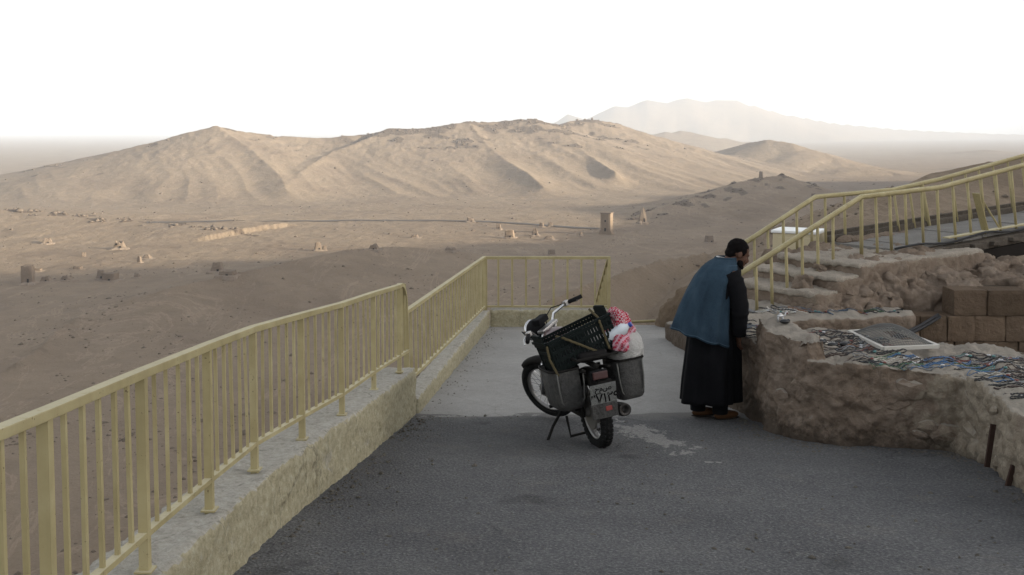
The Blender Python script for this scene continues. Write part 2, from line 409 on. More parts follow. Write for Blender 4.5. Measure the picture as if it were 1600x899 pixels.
def on_ground(px, py, lo=120., hi=4000.):
    """march along the line of sight to the landscape"""
    a = at(px, py, 1.0)
    ys = np.geomspace(lo, hi, 2500)
    z, _, _ = terrain(a.x * ys, ys)
    hit = np.nonzero(a.z * ys <= z)[0]
    y = ys[hit[0]] if len(hit) else hi
    return Vector((a.x * y, y, ground_z(a.x * y, y)))

# ------------------------------------------------------------------ haze
hb = MB().box((0, 0, 130), (54000, 54000, 540)).build('haze')
hm_ = bpy.data.materials.new('haze'); hm_.use_nodes = True; t_ = hm_.node_tree; t_.nodes.clear()
pv = t_.nodes.new('ShaderNodeVolumePrincipled'); ho = t_.nodes.new('ShaderNodeOutputMaterial')
pv.inputs['Color'].default_value = (.63, .675, .745, 1); pv.inputs['Density'].default_value = 1.25e-4; pv.inputs['Anisotropy'].default_value = .0
t_.links.new(pv.outputs[0], ho.inputs['Volume']); hb.data.materials.append(hm_)
tag(hb, 'pale dusty haze over the desert', 'haze', kind='stuff')
# ================================================================== TERRACE
def rz(x, y): return float(road_z(np.float64(x), np.float64(y)))

def mnoise_fbm(p, o=4):
    return mnoise.fractal(p, 1.0, 2.0, o)

def rough_mesh(mb, voxel, amps, smooth_it=0, seed=0.0):
    """union of closed shapes -> one skin, pushed in and out by noise; amps: (size, amplitude)"""
    o = mesh_obj('tmp', mb.v, mb.f)
    bm = bmesh.new(); bm.from_mesh(o.data); bmesh.ops.recalc_face_normals(bm, faces=bm.faces); bm.to_mesh(o.data); bm.free()
    md = o.modifiers.new('r', 'REMESH'); md.mode = 'VOXEL'; md.voxel_size = voxel
    if smooth_it:
        ms = o.modifiers.new('s', 'SMOOTH'); ms.factor = .5; ms.iterations = smooth_it
    dg = bpy.context.evaluated_depsgraph_get()
    me = bpy.data.meshes.new_from_object(o.evaluated_get(dg))
    old = o.data; bpy.data.objects.remove(o); bpy.data.meshes.remove(old)
    n = len(me.vertices); co = np.empty(n * 3, np.float32); me.vertices.foreach_get('co', co); co = co.reshape(-1, 3)
    no = np.empty(n * 3, np.float32); me.vertices.foreach_get('normal', no); no = no.reshape(-1, 3)
    disp = np.zeros(n)
    for size, amp in amps:
        k = 1.0 / size; off = Vector((seed, seed * 1.7, -seed))
        disp += amp * np.array([mnoise.fractal(Vector(c) * k + off, 1.0, 2.0, 3) for c in co.tolist()])
    co = co + no * disp[:, None]
    me.vertices.foreach_set('co', co.astype(np.float32).ravel()); me.update(); me.shade_smooth()
    return me

def prism(mb, poly, z0, z1):
    """closed prism over plan polygon; z0/z1 numbers or functions of (x, y)"""
    f0 = z0 if callable(z0) else (lambda x, y: z0); f1 = z1 if callable(z1) else (lambda x, y: z1)
    n = len(poly)
    vs = [(x, y, f0(x, y)) for x, y in poly] + [(x, y, f1(x, y)) for x, y in poly]
    return mb.add(vs, [tuple(range(n - 1, -1, -1)), tuple(range(n, 2 * n))] + [(i, (i + 1) % n, n + (i + 1) % n, n + i) for i in range(n)])

# ---- materials
def make_asphalt():
    m = mat('asphalt', rough=.85); N = NT(m); p = N.geo()
    n1 = N.noise(p, 1.1, 6, .65); n2 = N.noise(p, 58, 3, .75); v = N.voro(p, 55)
    c = N.ramp(n1, [(.28, (0.0716, 0.0716, 0.0746)), (.5, (0.11, 0.11, 0.112)), (.72, (0.164, 0.161, 0.157))])
    c = N.mix(.5, c, N.ramp(n2, [(.32, (0.0298, 0.0298, 0.0328)), (.52, (0.107, 0.106, 0.106)), (.74, (0.328, 0.321, 0.307))]))
    sp = N.ramp(N.noise(p, 38, 2, .5), [(.70, (0, 0, 0)), (.76, (1, 1, 1))])
    c = N.mix(N.math('MULTIPLY', sp, .55), c, (0.314, 0.298, 0.268))
    dk = N.ramp(N.noise(p, .45, 4, .6), [(.5, (0, 0, 0)), (.68, (1, 1, 1))])
    c = N.mix(N.math('MULTIPLY', dk, .35), c, (0.0522, 0.0507, 0.0522))
    du = N.ramp(N.noise(p, 2.6, 7, .7), [(.56, (0, 0, 0)), (.8, (1, 1, 1))])
    c = N.mix(N.math('MULTIPLY', du, .35), c, (0.208, 0.179, 0.15))
    pd = N.n('ShaderNodeVectorMath', operation='ADD'); nz_ = N.n('ShaderNodeTexNoise'); N.link(p, nz_.inputs['Vector']); nz_.inputs['Scale'].default_value = 2.2; nz_.inputs['Detail'].default_value = 6
    N.link(p, pd.inputs[0]); N.link(nz_.outputs['Color'], pd.inputs[1])
    ckv = N.voro(pd.outputs[0], .55, 'DISTANCE_TO_EDGE'); ckl = N.ramp(ckv, [(.004, (1, 1, 1)), (.009, (0, 0, 0))]); c = N.mix(N.math('MULTIPLY', N.math('MULTIPLY', ckl, .38), N.ramp(N.noise(p, .8, 4, .6), [(.52, (0, 0, 0)), (.62, (1, 1, 1))])), c, (.03, .03, .03))
    oil = N.ramp(N.noise(p, 1.7, 4, .55, .3), [(.64, (0, 0, 0)), (.72, (1, 1, 1))]); c = N.mix(N.math('MULTIPLY', oil, .45), c, (.03, .029, .028))
    s4 = N.n('ShaderNodeSeparateXYZ'); N.link(p, s4.inputs[0])
    ed = N.ramp(N.math('ADD', s4.outputs[1], N.math('MULTIPLY', N.noise(p, 3.5, 7, .7), .9)), [(0, (0, 0, 0)), (1, (1, 1, 1))]); ed = N.math('MULTIPLY', N.math('SUBTRACT', N.math('ADD', s4.outputs[1], N.math('MULTIPLY', N.noise(p, 3.5, 7, .7), 1.0)), 9.55), 3.0)
    edc = N.n('ShaderNodeClamp'); N.link(ed, edc.inputs[0]); c = N.mix(N.math('MULTIPLY', edc.outputs[0], .7), c, (.19, .18, .165))
    # pale cement smear, broken up along a line on the ground
    def smear(c, ax, ay, bx, by, wdt, seed):
        L = math.hypot(bx - ax, by - ay); s3 = N.n('ShaderNodeSeparateXYZ'); N.link(p, s3.inputs[0])
        dx, dy = (bx - ax) / L, (by - ay) / L
        X_ = N.math('SUBTRACT', s3.outputs[0], (ax + bx) / 2); Y_ = N.math('SUBTRACT', s3.outputs[1], (ay + by) / 2)
        u = N.math('ABSOLUTE', N.math('ADD', N.math('MULTIPLY', X_, dx), N.math('MULTIPLY', Y_, dy)))
        v_ = N.math('ABSOLUTE', N.math('ADD', N.math('MULTIPLY', X_, -dy), N.math('MULTIPLY', Y_, dx)))
        d = N.math('MAXIMUM', N.math('DIVIDE', u, L / 2), N.math('DIVIDE', v_, wdt))
        nn = N.noise(N.mapping(p, (1, .45, 1)), 9, 7, .68); k_ = N.math('SUBTRACT', N.math('MULTIPLY', N.math('SUBTRACT', nn, .36), 5.2), d)
        f = N.ramp(k_, [(.0, (0, 0, 0)), (.12, (1, 1, 1))])
        return N.mix(N.math('MULTIPLY', f, .85), c, N.ramp(n2, [(.3, (.16, .155, .145)), (.7, (.36, .35, .33))]))
    c = smear(c, .90, 8.95, 1.36, 7.62, .17, 1); c = smear(c, 1.40, 7.32, 1.46, 7.2, .06, 2); c = smear(c, -.9, 9.2, .2, 9.3, .05, 3)
    b = N.bump(n2, .9, .014); b = N.bump(v, .6, .012, b); b = N.bump(n1, .3, .04, b)
    N.out(c, b); return m
def make_concrete(name, lo, mid, hi, sc=1.0, crack=True):
    m = mat(name, rough=.9); N = NT(m); p = N.geo()
    n1 = N.noise(p, 1.3 * sc, 8, .65); n2 = N.noise(p, 14 * sc, 6, .7); n3 = N.noise(p, 120, 2, .6)
    c = N.ramp(n1, [(.3, lo), (.52, mid), (.74, hi)])
    c = N.mix(.45, c, N.ramp(n2, [(.3, lo), (.55, mid), (.75, hi)]))
    c = N.mix(.2, c, N.ramp(n3, [(.35, (0, 0, 0)), (.6, hi)]))
    if crack:
        v = N.voro(N.mapping(p, (1, 1, .6)), .9, 'DISTANCE_TO_EDGE')
        ck = N.ramp(N.math('ADD', v, N.math('MULTIPLY', n2, .03)), [(.012, (1, 1, 1)), (.022, (0, 0, 0))])
        c = N.mix(N.math('MULTIPLY', ck, .3), c, (.05, .045, .04))
    b = N.bump(n2, .5, .015); b = N.bump(n3, .4, .006, b); N.out(c, b); return m
def make_cream_wall():
    m = mat('flaking_cream_paint', rough=.9); N = NT(m); p = N.geo()
    n1 = N.noise(p, 3.0, 8, .7); n2 = N.noise(p, 26, 6, .75); n3 = N.noise(p, 90, 3, .7)
    cream = N.ramp(n2, [(.3, (.235, .205, .125)), (.5, (.34, .305, .205)), (.7, (.43, .40, .30))])
    grey = N.ramp(n2, [(.3, (.24, .225, .19)), (.48, (.34, .32, .275)), (.68, (.43, .41, .36))])
    nrm = N.n('ShaderNodeSeparateXYZ'); g = N.n('ShaderNodeNewGeometry'); N.link(g.outputs['True Normal'], nrm.inputs[0])
    up = N.ramp(N.math('ADD', nrm.outputs['Z'], N.math('MULTIPLY', N.math('SUBTRACT', n1, .5), 1.1)), [(.5, (0, 0, 0)), (.62, (1, 1, 1))])
    pe = N.ramp(n1, [(.60, (0, 0, 0)), (.66, (1, 1, 1))])
    c = N.mix(N.math('MAXIMUM', up, N.math('MULTIPLY', pe, .55)), cream, grey)
    pit = N.ramp(n3, [(.30, (1, 1, 1)), (.40, (0, 0, 0))]); c = N.mix(N.math('MULTIPLY', pit, .35), c, (.12, .105, .08))
    v = N.voro(N.mapping(p, (1, 1.0, .25)), 1.5, 'DISTANCE_TO_EDGE')
    ck = N.ramp(N.math('ADD', v, N.math('MULTIPLY', n2, .03)), [(.014, (1, 1, 1)), (.022, (0, 0, 0))])
    c = N.mix(N.math('MULTIPLY', ck, .5), c, (.09, .08, .06))
    b = N.bump(n2, .6, .02); b = N.bump(n3, .7, .01, b); N.out(c, b); return m
def make_fence_paint():
    m = mat('pale_yellow_paint', rough=.72); N = NT(m); p = N.geo()
    n1 = N.noise(p, 4, 6, .6); n2 = N.noise(p, 45, 5, .7)
    c = N.ramp(n1, [(.3, (.285, .24, .125)), (.55, (.35, .30, .165)), (.75, (.41, .36, .215))])
    ru = N.ramp(n2, [(.645, (0, 0, 0)), (.69, (1, 1, 1))]); c = N.mix(N.math('MULTIPLY', ru, .8), c, (.075, .045, .03))
    n5 = N.noise(p, 15, 6, .75); ru2 = N.ramp(n5, [(.655, (0, 0, 0)), (.68, (1, 1, 1))]); c = N.mix(N.math('MULTIPLY', ru2, .75), c, (.10, .065, .04))
    gm = N.ramp(N.noise(N.mapping(p, (1, 1, .15)), 9, 4, .6), [(.5, (0, 0, 0)), (.75, (1, 1, 1))]); c = N.mix(N.math('MULTIPLY', gm, .25), c, (.17, .14, .085))
    g = N.n('ShaderNodeNewGeometry'); sx = N.n('ShaderNodeSeparateXYZ'); N.link(g.outputs['True Normal'], sx.inputs[0])
    up = N.ramp(N.math('MULTIPLY', sx.outputs['Z'], N.math('ADD', n2, .35)), [(.62, (0, 0, 0)), (.8, (1, 1, 1))])
    c = N.mix(N.math('MULTIPLY', up, .5), c, (.52, .48, .36))
    N.out(c, N.bump(n2, .15, .004)); return m
def make_stone(name, lo, mid, hi, pale=.4, scale=1.0, stain=True):
    m = mat(name, rough=.95); N = NT(m); p = N.geo()
    n1 = N.noise(p, 1.7 * scale, 8, .68, .4); n2 = N.noise(p, 11 * scale, 7, .72); n3 = N.noise(p, 70, 3, .7)
    c = N.ramp(n1, [(.28, lo), (.5, mid), (.74, hi)])
    c = N.mix(.5, c, N.ramp(n2, [(.28, lo), (.5, mid), (.75, hi)]))
    pt = N.ramp(N.noise(p, 2.3 * scale, 5, .6, .8), [(.60, (0, 0, 0)), (.68, (1, 1, 1))])
    c = N.mix(N.math('MULTIPLY', pt, pale), c, (.34, .29, .22))
    if stain:
        dk = N.ramp(N.noise(p, 6.5 * scale, 6, .75), [(.62, (0, 0, 0)), (.70, (1, 1, 1))])
        c = N.mix(N.math('MULTIPLY', dk, .7), c, (.035, .028, .022))
    b = N.bump(n2, .7, .04); b = N.bump(n3, .5, .01, b); b = N.bump(n1, .5, .1, b); N.out(c, b); return m
def make_counter_stone():
    m = make_stone('plastered_rubble', (0.102, 0.076, 0.056), (0.189, 0.145, 0.111), (0.286, 0.238, 0.193))
    N = NT(m); old = N.b.inputs['Base Color'].links[0].from_socket
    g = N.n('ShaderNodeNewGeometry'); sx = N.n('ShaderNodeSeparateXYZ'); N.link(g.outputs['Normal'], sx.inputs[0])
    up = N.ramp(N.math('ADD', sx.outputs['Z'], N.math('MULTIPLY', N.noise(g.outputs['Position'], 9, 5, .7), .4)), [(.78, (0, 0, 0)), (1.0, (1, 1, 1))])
    p = g.outputs['Position']; s3 = N.n('ShaderNodeSeparateXYZ'); N.link(p, s3.inputs[0])
    # smooth pale plaster left on the bend of the wall
    px_ = N.math('SUBTRACT', s3.outputs[0], 3.36); py_ = N.math('SUBTRACT', s3.outputs[1], 7.05)
    dd = N.math('SQRT', N.math('ADD', N.math('MULTIPLY', px_, px_), N.math('MULTIPLY', py_, N.math('MULTIPLY', py_, .7))))
    pm_ = N.ramp(N.math('SUBTRACT', N.math('ADD', N.math('MULTIPLY', N.noise(p, 5, 6, .7, .6), .9), .18), dd), [(.0, (0, 0, 0)), (.10, (1, 1, 1))])
    old = N.mix(N.math('MULTIPLY', pm_, .75), old, N.ramp(N.noise(p, 14, 5, .7), [(.3, (.20, .165, .12)), (.7, (.34, .30, .235))]))
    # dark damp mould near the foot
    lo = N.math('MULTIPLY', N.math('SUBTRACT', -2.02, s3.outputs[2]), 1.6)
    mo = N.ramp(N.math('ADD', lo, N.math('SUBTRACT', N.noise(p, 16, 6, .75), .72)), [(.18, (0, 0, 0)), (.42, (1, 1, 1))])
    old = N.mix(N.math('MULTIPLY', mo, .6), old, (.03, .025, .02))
    v = N.voro(N.mapping(N.mix(.25, p, N.n('ShaderNodeTexNoise').outputs['Color']), (1, 1, 1.5)), 4.5, 'DISTANCE_TO_EDGE')
    ck = N.ramp(N.math('ADD', v, N.math('MULTIPLY', N.noise(p, 22, 4, .7), .08)), [(.045, (1, 1, 1)), (.075, (0, 0, 0))])
    old = N.mix(N.math('MULTIPLY', ck, .16), old, (.05, .037, .026))
    nb_ = N.b.inputs['Normal'].links[0].from_socket; N.link(N.bump(N.ramp(v, [(.0, (0, 0, 0)), (.09, (1, 1, 1))]), .16, .03, nb_), N.b.inputs['Normal'])
    N.link(N.mix(N.math('MULTIPLY', up, .75), old, (.30, .275, .235)), N.b.inputs['Base Color']); return m  # up-facing stone coloured paler: skylight contrast of top and face painted in

M_ASPH = make_asphalt()
M_CONC = make_concrete('worn_concrete', (0.217, 0.21, 0.199), (0.294, 0.284, 0.266), (0.378, 0.364, 0.343))
M_STEP = make_concrete('step_cement', (0.196, 0.169, 0.135), (0.294, 0.259, 0.215), (0.405, 0.36, 0.3), 2, False)
M_CREAM = make_cream_wall(); M_FENCE = make_fence_paint()
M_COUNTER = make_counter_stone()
M_RUBBLE = make_stone('rubble_stone', (0.101, 0.076, 0.0572), (0.184, 0.142, 0.109), (0.276, 0.228, 0.182), .3, 1.0, False)
M_ASHLAR = make_stone('ashlar_block', (0.0598, 0.0432, 0.0307), (0.0942, 0.0698, 0.0501), (0.126, 0.0967, 0.0723), .1, .8, False)
_n = NT(M_ASHLAR); _o = _n.b.inputs['Base Color'].links[0].from_socket; _r = _n.n('ShaderNodeObjectInfo').outputs['Random']
_n.link(_n.mix(.75, _o, _n.mix(1.0, _o, _n.ramp(_r, [(0, (.95, .93, .9)), (.5, (1.25, 1.22, 1.2)), (1, (1.6, 1.55, 1.5))]), 'MULTIPLY')), _n.b.inputs['Base Color'])
M_MORTAR = mat('dark_mortar', (.07, .055, .04), .95)
M_BANK = make_stone('earth_bank', (.09, .066, .046), (.15, .112, .078), (.21, .16, .115), .2)

# ---- asphalt and concrete
def sheet(name, xs, ys, zf, material, keep=None):
    vs, fs = [], []; nx = len(xs)
    for y in ys:
        for x in xs: vs.append((x, y, zf(x, y)))
    for j in range(len(ys) - 1):
        for i in range(nx - 1):
            if keep is None or keep((xs[i] + xs[i + 1]) / 2, (ys[j] + ys[j + 1]) / 2):
                fs.append((j * nx + i, j * nx + i + 1, (j + 1) * nx + i + 1, (j + 1) * nx + i))
    o = mesh_obj(name, vs, fs, material, None, True); return tag(o, kind='structure')
def undul(x, y, a=.012): return a * mnoise.fractal(Vector((x * .9, y * .9, 3.3)), 1, 2, 4)
xs = list(np.linspace(-1.7, 4.8, 110)); ys = list(np.linspace(-4, 8.9, 130)) + list(np.linspace(8.95, 9.75, 40))
edge = lambda x: 9.36 + .16 * mnoise.fractal(Vector((x * 1.6, 0, 0)), 1, 2, 5) + (.13 if x > .9 else 0) * min(1, (x - .9) * 2)
sheet('asphalt_road', xs, ys, lambda x, y: -1.6 - .109 * min(y, 9.4) - .069 * max(0, y - 9.4) + undul(x, y) + .016 - max(0, (y - edge(x) + .05)) * .16, M_ASPH, lambda x, y: y < edge(x) + .1)
cx = list(np.linspace(-1.3, 2.6, 60)); cy = list(np.linspace(8.7, 16.35, 120))
sheet('concrete_landing', cx, cy, lambda x, y: rz(x, max(y, 9.35)) + undul(x, y, .008) - (.05 if y < 9.0 else 0) - (max(0, 9.35 - y) * .02), M_CONC,
      lambda x, y: x > -1.2 + .118 * (y - 9.4))
# ---- parapet wall with the near railing
ZT = lambda y: -1.358 - .087 * y
inner = [(-1.36, 1.0), (-1.35, 3.2), (-1.32, 4.7), (-1.285, 5.47), (-1.165, 6.64), (-1.045, 7.61), (-.90, 9.2), (-.885, 9.42)]
def inner_x(y):
    for (xa, ya), (xb, yb) in zip(inner, inner[1:]):
        if y <= yb: return xa + (xb - xa) * (y - ya) / (yb - ya)
    return inner[-1][0]
yy = [1.0 + i * .25 for i in range(34)] + [9.42]
poly = [(inner_x(y), y) for y in yy] + [(inner_x(y) - .34, y) for y in reversed(yy)]
mb = prism(MB(), poly, lambda x, y: -1.6 - .109 * y - .5, lambda x, y: ZT(y))
wall = link('parapet_wall', rough_mesh(mb, .022, [(.6, .012), (.09, .012), (.03, .006)], 3))
wall.data.materials.append(M_CREAM)
tag(wall, 'low rendered parapet wall in flaking cream paint along the left edge of the asphalt', 'wall')

def bar_mesh(name, h, wd, dp, material=None):
    me = bpy.data.meshes.new(name); b = MB().box((0, 0, h / 2), (wd, dp, h)); me.from_pydata([tuple(v) for v in b.v], [], b.f); me.materials.append(material or M_FENCE); me.update(); return me
def rod_mesh(name, h, r):
    me = bpy.data.meshes.new(name); b = MB().tube([(0, 0, 0), (0, 0, h)], r, 8); me.from_pydata([tuple(v) for v in b.v], [], b.f); me.materials.append(M_FENCE); me.update(); return me
def put(name, me, loc, parent, rot=(0, 0, 0)):
    o = link(name, me, parent); o.location = loc; o.rotation_euler = rot; return o

posts = [(-1.415, 1.45), (-1.41, 2.25), (-1.405, 3.05), (-1.41, 3.87), (-1.407, 4.70), (-1.39, 5.47), (-1.293, 6.25), (-1.18, 7.05), (-1.10, 8.10), (-1.0, 9.05)]
fence = empty('metal_railing', (posts[4][0], posts[4][1], ZT(4.7)))
tag(fence, 'long pale yellow metal railing with curved end, on the parapet wall', 'railing', 'pale yellow railings round the terrace')
def rel(p, e): return Vector(p) - e.location
HT = .775
pm = bar_mesh('post', HT + .05, .036, .036); bmn = bar_mesh('baluster', HT - .15, .0155, .0155)
fl = MB().box((0, 0, .004), (.066, .066, .008)); flm = bpy.data.meshes.new('base_plate'); flm.from_pydata([tuple(v) for v in fl.v], [], fl.f); flm.materials.append(M_FENCE)
top = MB(); bot = MB()
toppts = [Vector((x, y, ZT(y) + HT)) for x, y in posts]; botpts = [Vector((x, y, ZT(y) + .15)) for x, y in posts]
last = toppts[-1]; arc = [last + Vector((.02 * math.sin(a), .05 + .30 * math.sin(a), -.30 * (1 - math.cos(a)))) for a in [R(d) for d in range(0, 91, 10)]]
arc += [arc[-1] + Vector((.005, .01, -.15)), arc[-1] + Vector((.01, .015, -.34))]
path = toppts + arc
def ribbon(mb, pts, wd, dp):
    """flat bar with mitred joints"""
    vs = []; n = len(pts)
    for i, p in enumerate(pts):
        t = (pts[min(i + 1, n - 1)] - pts[max(0, i - 1)]).normalized(); side = t.cross(Vector((0, 0, 1)))
        side = side.normalized() if side.length > .25 else Vector((1, 0, 0)); u = side.cross(t).normalized()
        vs += [p + side * (a * wd / 2) + u * (b * dp / 2) for a, b in ((-1, -1), (1, -1), (1, 1), (-1, 1))]
    fs = [(3, 2, 1, 0), tuple(4 * (n - 1) + k for k in range(4))]
    for i in range(n - 1):
        fs += [(4 * i + k, 4 * i + (k + 1) % 4, 4 * i + 4 + (k + 1) % 4, 4 * i + 4 + k) for k in range(4)]
    return mb.add(vs, fs)
ribbon(top, [rel(p, fence) for p in path], .048, .034).build('top_rail', M_FENCE, fence, bevel=.004)
ribbon(bot, [rel(p, fence) for p in botpts] + [rel(botpts[-1] + Vector((.04, .38, -.03)), fence)], .034, .022).build('bottom_rail', M_FENCE, fence)
for i, (x, y) in enumerate(posts):
    put('post', pm, rel((x, y, ZT(y) - .05), fence), fence); put('base_plate', flm, rel((x, y, ZT(y) + .006), fence), fence)
    nx = posts[i + 1] if i + 1 < len(posts) else (posts[-1][0] + .03, posts[-1][1] + .42)
    k = 5 if i + 1 < len(posts) else 2
    for j in range(1, k + 1):
        f = j / (k + 1); bx, by = x + (nx[0] - x) * f, y + (nx[1] - y) * f
        put('baluster', bmn, rel((bx, by, ZT(by) + .155), fence), fence, (random.gauss(0, .006), random.gauss(0, .006), random.uniform(-.3, .3)))

# ---- kerbs of the landing, side railing and end railing
KI = lambda y: -.865 + (y - 9.45) * .0773                      # inner foot of the side kerb
yy = [9.45 + i * .35 for i in range(20)]
poly = [(KI(y), y) for y in yy] + [(KI(y) - .2 , y) for y in reversed(yy)]
ktop = lambda x, y: -2.47 - (y - 9.45) * (.35 / 6.65)
mb = prism(MB(), poly, lambda x, y: rz(x, y) - .4, ktop)
kerb = link('side_kerb', rough_mesh(mb, .03, [(.5, .010), (.08, .010)], 2)); kerb.data.materials.append(M_CREAM)
tag(kerb, 'low cream kerb running along the left side of the concrete landing', 'kerb')
mb = prism(MB(), [(-.34, 16.1), (1.56, 16.1), (1.56, 16.34), (-.34, 16.34)], -3.6, -2.815)
kerb2 = link('end_kerb', rough_mesh(mb, .03, [(.5, .010), (.08, .010)], 2)); kerb2.data.materials.append(M_CREAM)
tag(kerb2, 'low cream kerb across the far end of the concrete landing', 'kerb')

A0, A1 = Vector((-.99, 9.62, -2.40)), Vector((-.435, 16.15, -2.80))
rail2 = empty('metal_railing', A0)
tag(rail2, 'straight yellow railing of thin bars on the left kerb of the landing', 'railing', 'pale yellow railings round the terrace')
def along(a, b, f): return a + (b - a) * f
T0, T1 = Vector((-1.0, 9.62, -1.70)), Vector((-.435, 16.15, -1.985))
ribbon(MB(), [rel(T0 + (T0 - T1) * .012, rail2), rel(T1, rail2)], .05, .035).build('top_rail', M_FENCE, rail2)
ribbon(MB(), [rel(A0 + Vector((0, 0, .03)), rail2), rel(A1 + Vector((0, 0, .03)), rail2)], .035, .03).build('bottom_rail', M_FENCE, rail2)
nb = 27
for i in range(nb + 1):
    f = i / nb; a = along(A0, A1, f); b = along(T0, T1, f)
    o = MB().bar(rel(a + Vector((0, 0, -.02 if i in (0, nb) else .02)), rail2), rel(b, rail2), .05 if i in (0, nb) else .024, .05 if i in (0, nb) else .024, (0, 1, 0)).build('post' if i in (0, nb) else 'baluster', M_FENCE, rail2)
rail3 = empty('metal_railing', (.55, 16.2, -2.81))
tag(rail3, 'short yellow railing of nine bays across the far end of the landing', 'railing', 'pale yellow railings round the terrace')
E0, E1 = Vector((-.435, 16.2, -2.0)), Vector((1.535, 16.2, -2.0))
ribbon(MB(), [rel(E0, rail3), rel(E1 + Vector((.02, 0, 0)), rail3)], .05, .045).build('top_rail', M_FENCE, rail3)
ribbon(MB(), [rel(E0 + Vector((0, 0, -.775)), rail3), rel(E1 + Vector((0, 0, -.775)), rail3)], .035, .03).build('bottom_rail', M_FENCE, rail3)
em = bar_mesh('baluster', .76, .03, .03); ep = bar_mesh('post', .83, .045, .045)
for i in range(10):
    p = along(E0, E1, i / 9)
    if i in (0, 9): put('post', ep, rel(p + Vector((.02 if i == 0 else 0, 0, -.84)), rail3), rail3)
    else: put('baluster', em, rel(p + Vector((0, 0, -.77)), rail3), rail3)
# railing going down the stair behind the landing
rail4 = empty('metal_railing', (1.5, 17.2, -3.5))
tag(rail4, 'yellow stair railing dropping away behind the far right corner of the landing', 'railing', 'pale yellow railings round the terrace')
S0, S1 = Vector((1.53, 16.26, -2.02)), Vector((1.46, 18.3, -3.25))
ribbon(MB(), [rel(S0, rail4), rel(S1, rail4)], .045, .04).build('top_rail', M_FENCE, rail4)
dn = Vector((0, 0, -.78))
ribbon(MB(), [rel(S0 + dn, rail4), rel(S1 + dn, rail4)], .035, .03).build('bottom_rail', M_FENCE, rail4)
for i in range(1, 9):
    p = along(S0, S1, i / 8); put('baluster', em, rel(p + dn, rail4), rail4)
st = tag(empty('terrace_stair', (1.0, 17.0, -4.4)), 'concrete stair descending behind the far end of the landing', 'stair')
for i in range(7):
    MB().box((0, -.55 + i * .28, 1.28 - i * .17 - .5), (1.25, .29, 1.0)).build('step', M_STEP, st)

# low kerb on the right of the landing
mb = prism(MB(), [(2.22, 14.7), (2.5, 14.7), (2.55, 12.0), (2.45, 9.6), (2.22, 9.6), (2.31, 12.6)], -3.6, lambda x, y: rz(x, y) + .24)
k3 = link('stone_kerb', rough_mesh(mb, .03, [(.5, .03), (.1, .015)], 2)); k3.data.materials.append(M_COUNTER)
tag(k3, 'low pale stone kerb on the right of the landing, left of the man', 'kerb')
mb = MB().ell((2.60, 16.2, -3.0), (.26, .4, .36)).ell((2.85, 16.0, -2.85), (.34, .45, .46)).ell((2.45, 16.3, -3.3), (.22, .3, .4))
bo = link('boulder', rough_mesh(mb, .035, [(.3, .06), (.09, .03)], 0, 4)); bo.data.materials.append(M_BANK)
tag(bo, 'brown earthy boulder behind the low kerb left of the man', 'boulder')
pr = tag(empty('pipe_rail', (2.15, 16.5, -3.4)), 'low pale pipe rail at the open far edge of the landing', 'pipe rail')
MB().tube([(-.25, 0, .32), (.35, 0, .345)], .022).build('upper_pipe', M_FENCE, pr)
MB().tube([(-.02, -.12, .1), (-.02, -.12, .22), (.35, -.12, .235)], .02).build('lower_pipe', M_FENCE, pr)
MB().box((-.24, 0, 0), (.05, .05, .64)).build('post', M_FENCE, pr); MB().box((.34, 0, 0), (.05, .05, .66)).build('post', M_FENCE, pr)
# ================================================================== STALL WALL, STAIR AND BRIDGE ON THE RIGHT
CTOP = lambda x, y: -1.80 + .015 * math.sin(x * 5)
front = [(2.06, 9.95), (2.10, 9.3), (2.16, 8.86), (2.13, 8.44), (2.34, 8.05), (2.52, 7.92), (3.0, 7.76), (3.38, 7.62), (3.36, 7.2), (3.25, 6.65), (3.2, 5.6), (3.25, 4.4)]
mb = MB()
prism(mb, [(2.13, 8.46), (2.34, 8.05), (2.53, 7.91), (3.0, 7.76), (3.36, 7.64), (3.37, 7.2), (3.26, 6.65), (3.2, 5.6), (3.2, 4.4), (4.6, 4.4), (4.6, 7.8), (4.3, 8.3), (3.5, 9.0), (3.36, 9.2), (2.4, 9.2)], -3.3, CTOP)
prism(mb, [(2.12, 8.47), (2.33, 8.07), (2.5, 8.12), (2.42, 8.6), (2.36, 9.1), (2.17, 9.0)], -3.3, -1.655)      # raised corner
prism(mb, [(2.06, 10.2), (2.12, 9.2), (2.18, 8.9), (2.5, 8.9), (2.6, 10.2)], -3.3, -1.86)                         # lower arm behind the man
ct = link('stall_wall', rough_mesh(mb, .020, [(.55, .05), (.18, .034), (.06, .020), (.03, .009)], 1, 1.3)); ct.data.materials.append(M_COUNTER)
tag(ct, 'thick knee high rubble and plaster wall used as a stall, its top covered in necklaces', 'wall')
rs_ = random.Random(3)
def front_at(f):
    i = min(int(f * (len(front) - 1)), len(front) - 2); t = f * (len(front) - 1) - i; a, b_ = Vector((*front[i], 0)), Vector((*front[i + 1], 0))
    tg = (b_ - a).normalized(); return a + (b_ - a) * t, Vector((tg.y, -tg.x, 0))
for k in range(18):
    p0, nn = front_at(rs_.uniform(.12, .86)); zz = rs_.uniform(-1.6 - .109 * p0.y + .06, -1.93); s = rs_.uniform(.045, .11)
    if nn.y > 0 and nn.x > 0: nn = -nn
    b = MB().ell((0, 0, 0), (s * rs_.uniform(.9, 1.7), s * .55, s * rs_.uniform(.6, .95)), Matrix.Rotation(math.atan2(nn.y, nn.x) + math.pi / 2, 3, 'Z') @ Matrix.Rotation(rs_.uniform(-.3, .3), 3, 'Y'), 8, 5)
    for v in b.v: v += mnoise.noise_vector(v * 11 + Vector((k, 0, 5))) * s * .3
    o = b.build('stone', M_COUNTER, ct); o.location = (p0.x - nn.x * s * .42, p0.y - nn.y * s * .42, zz)
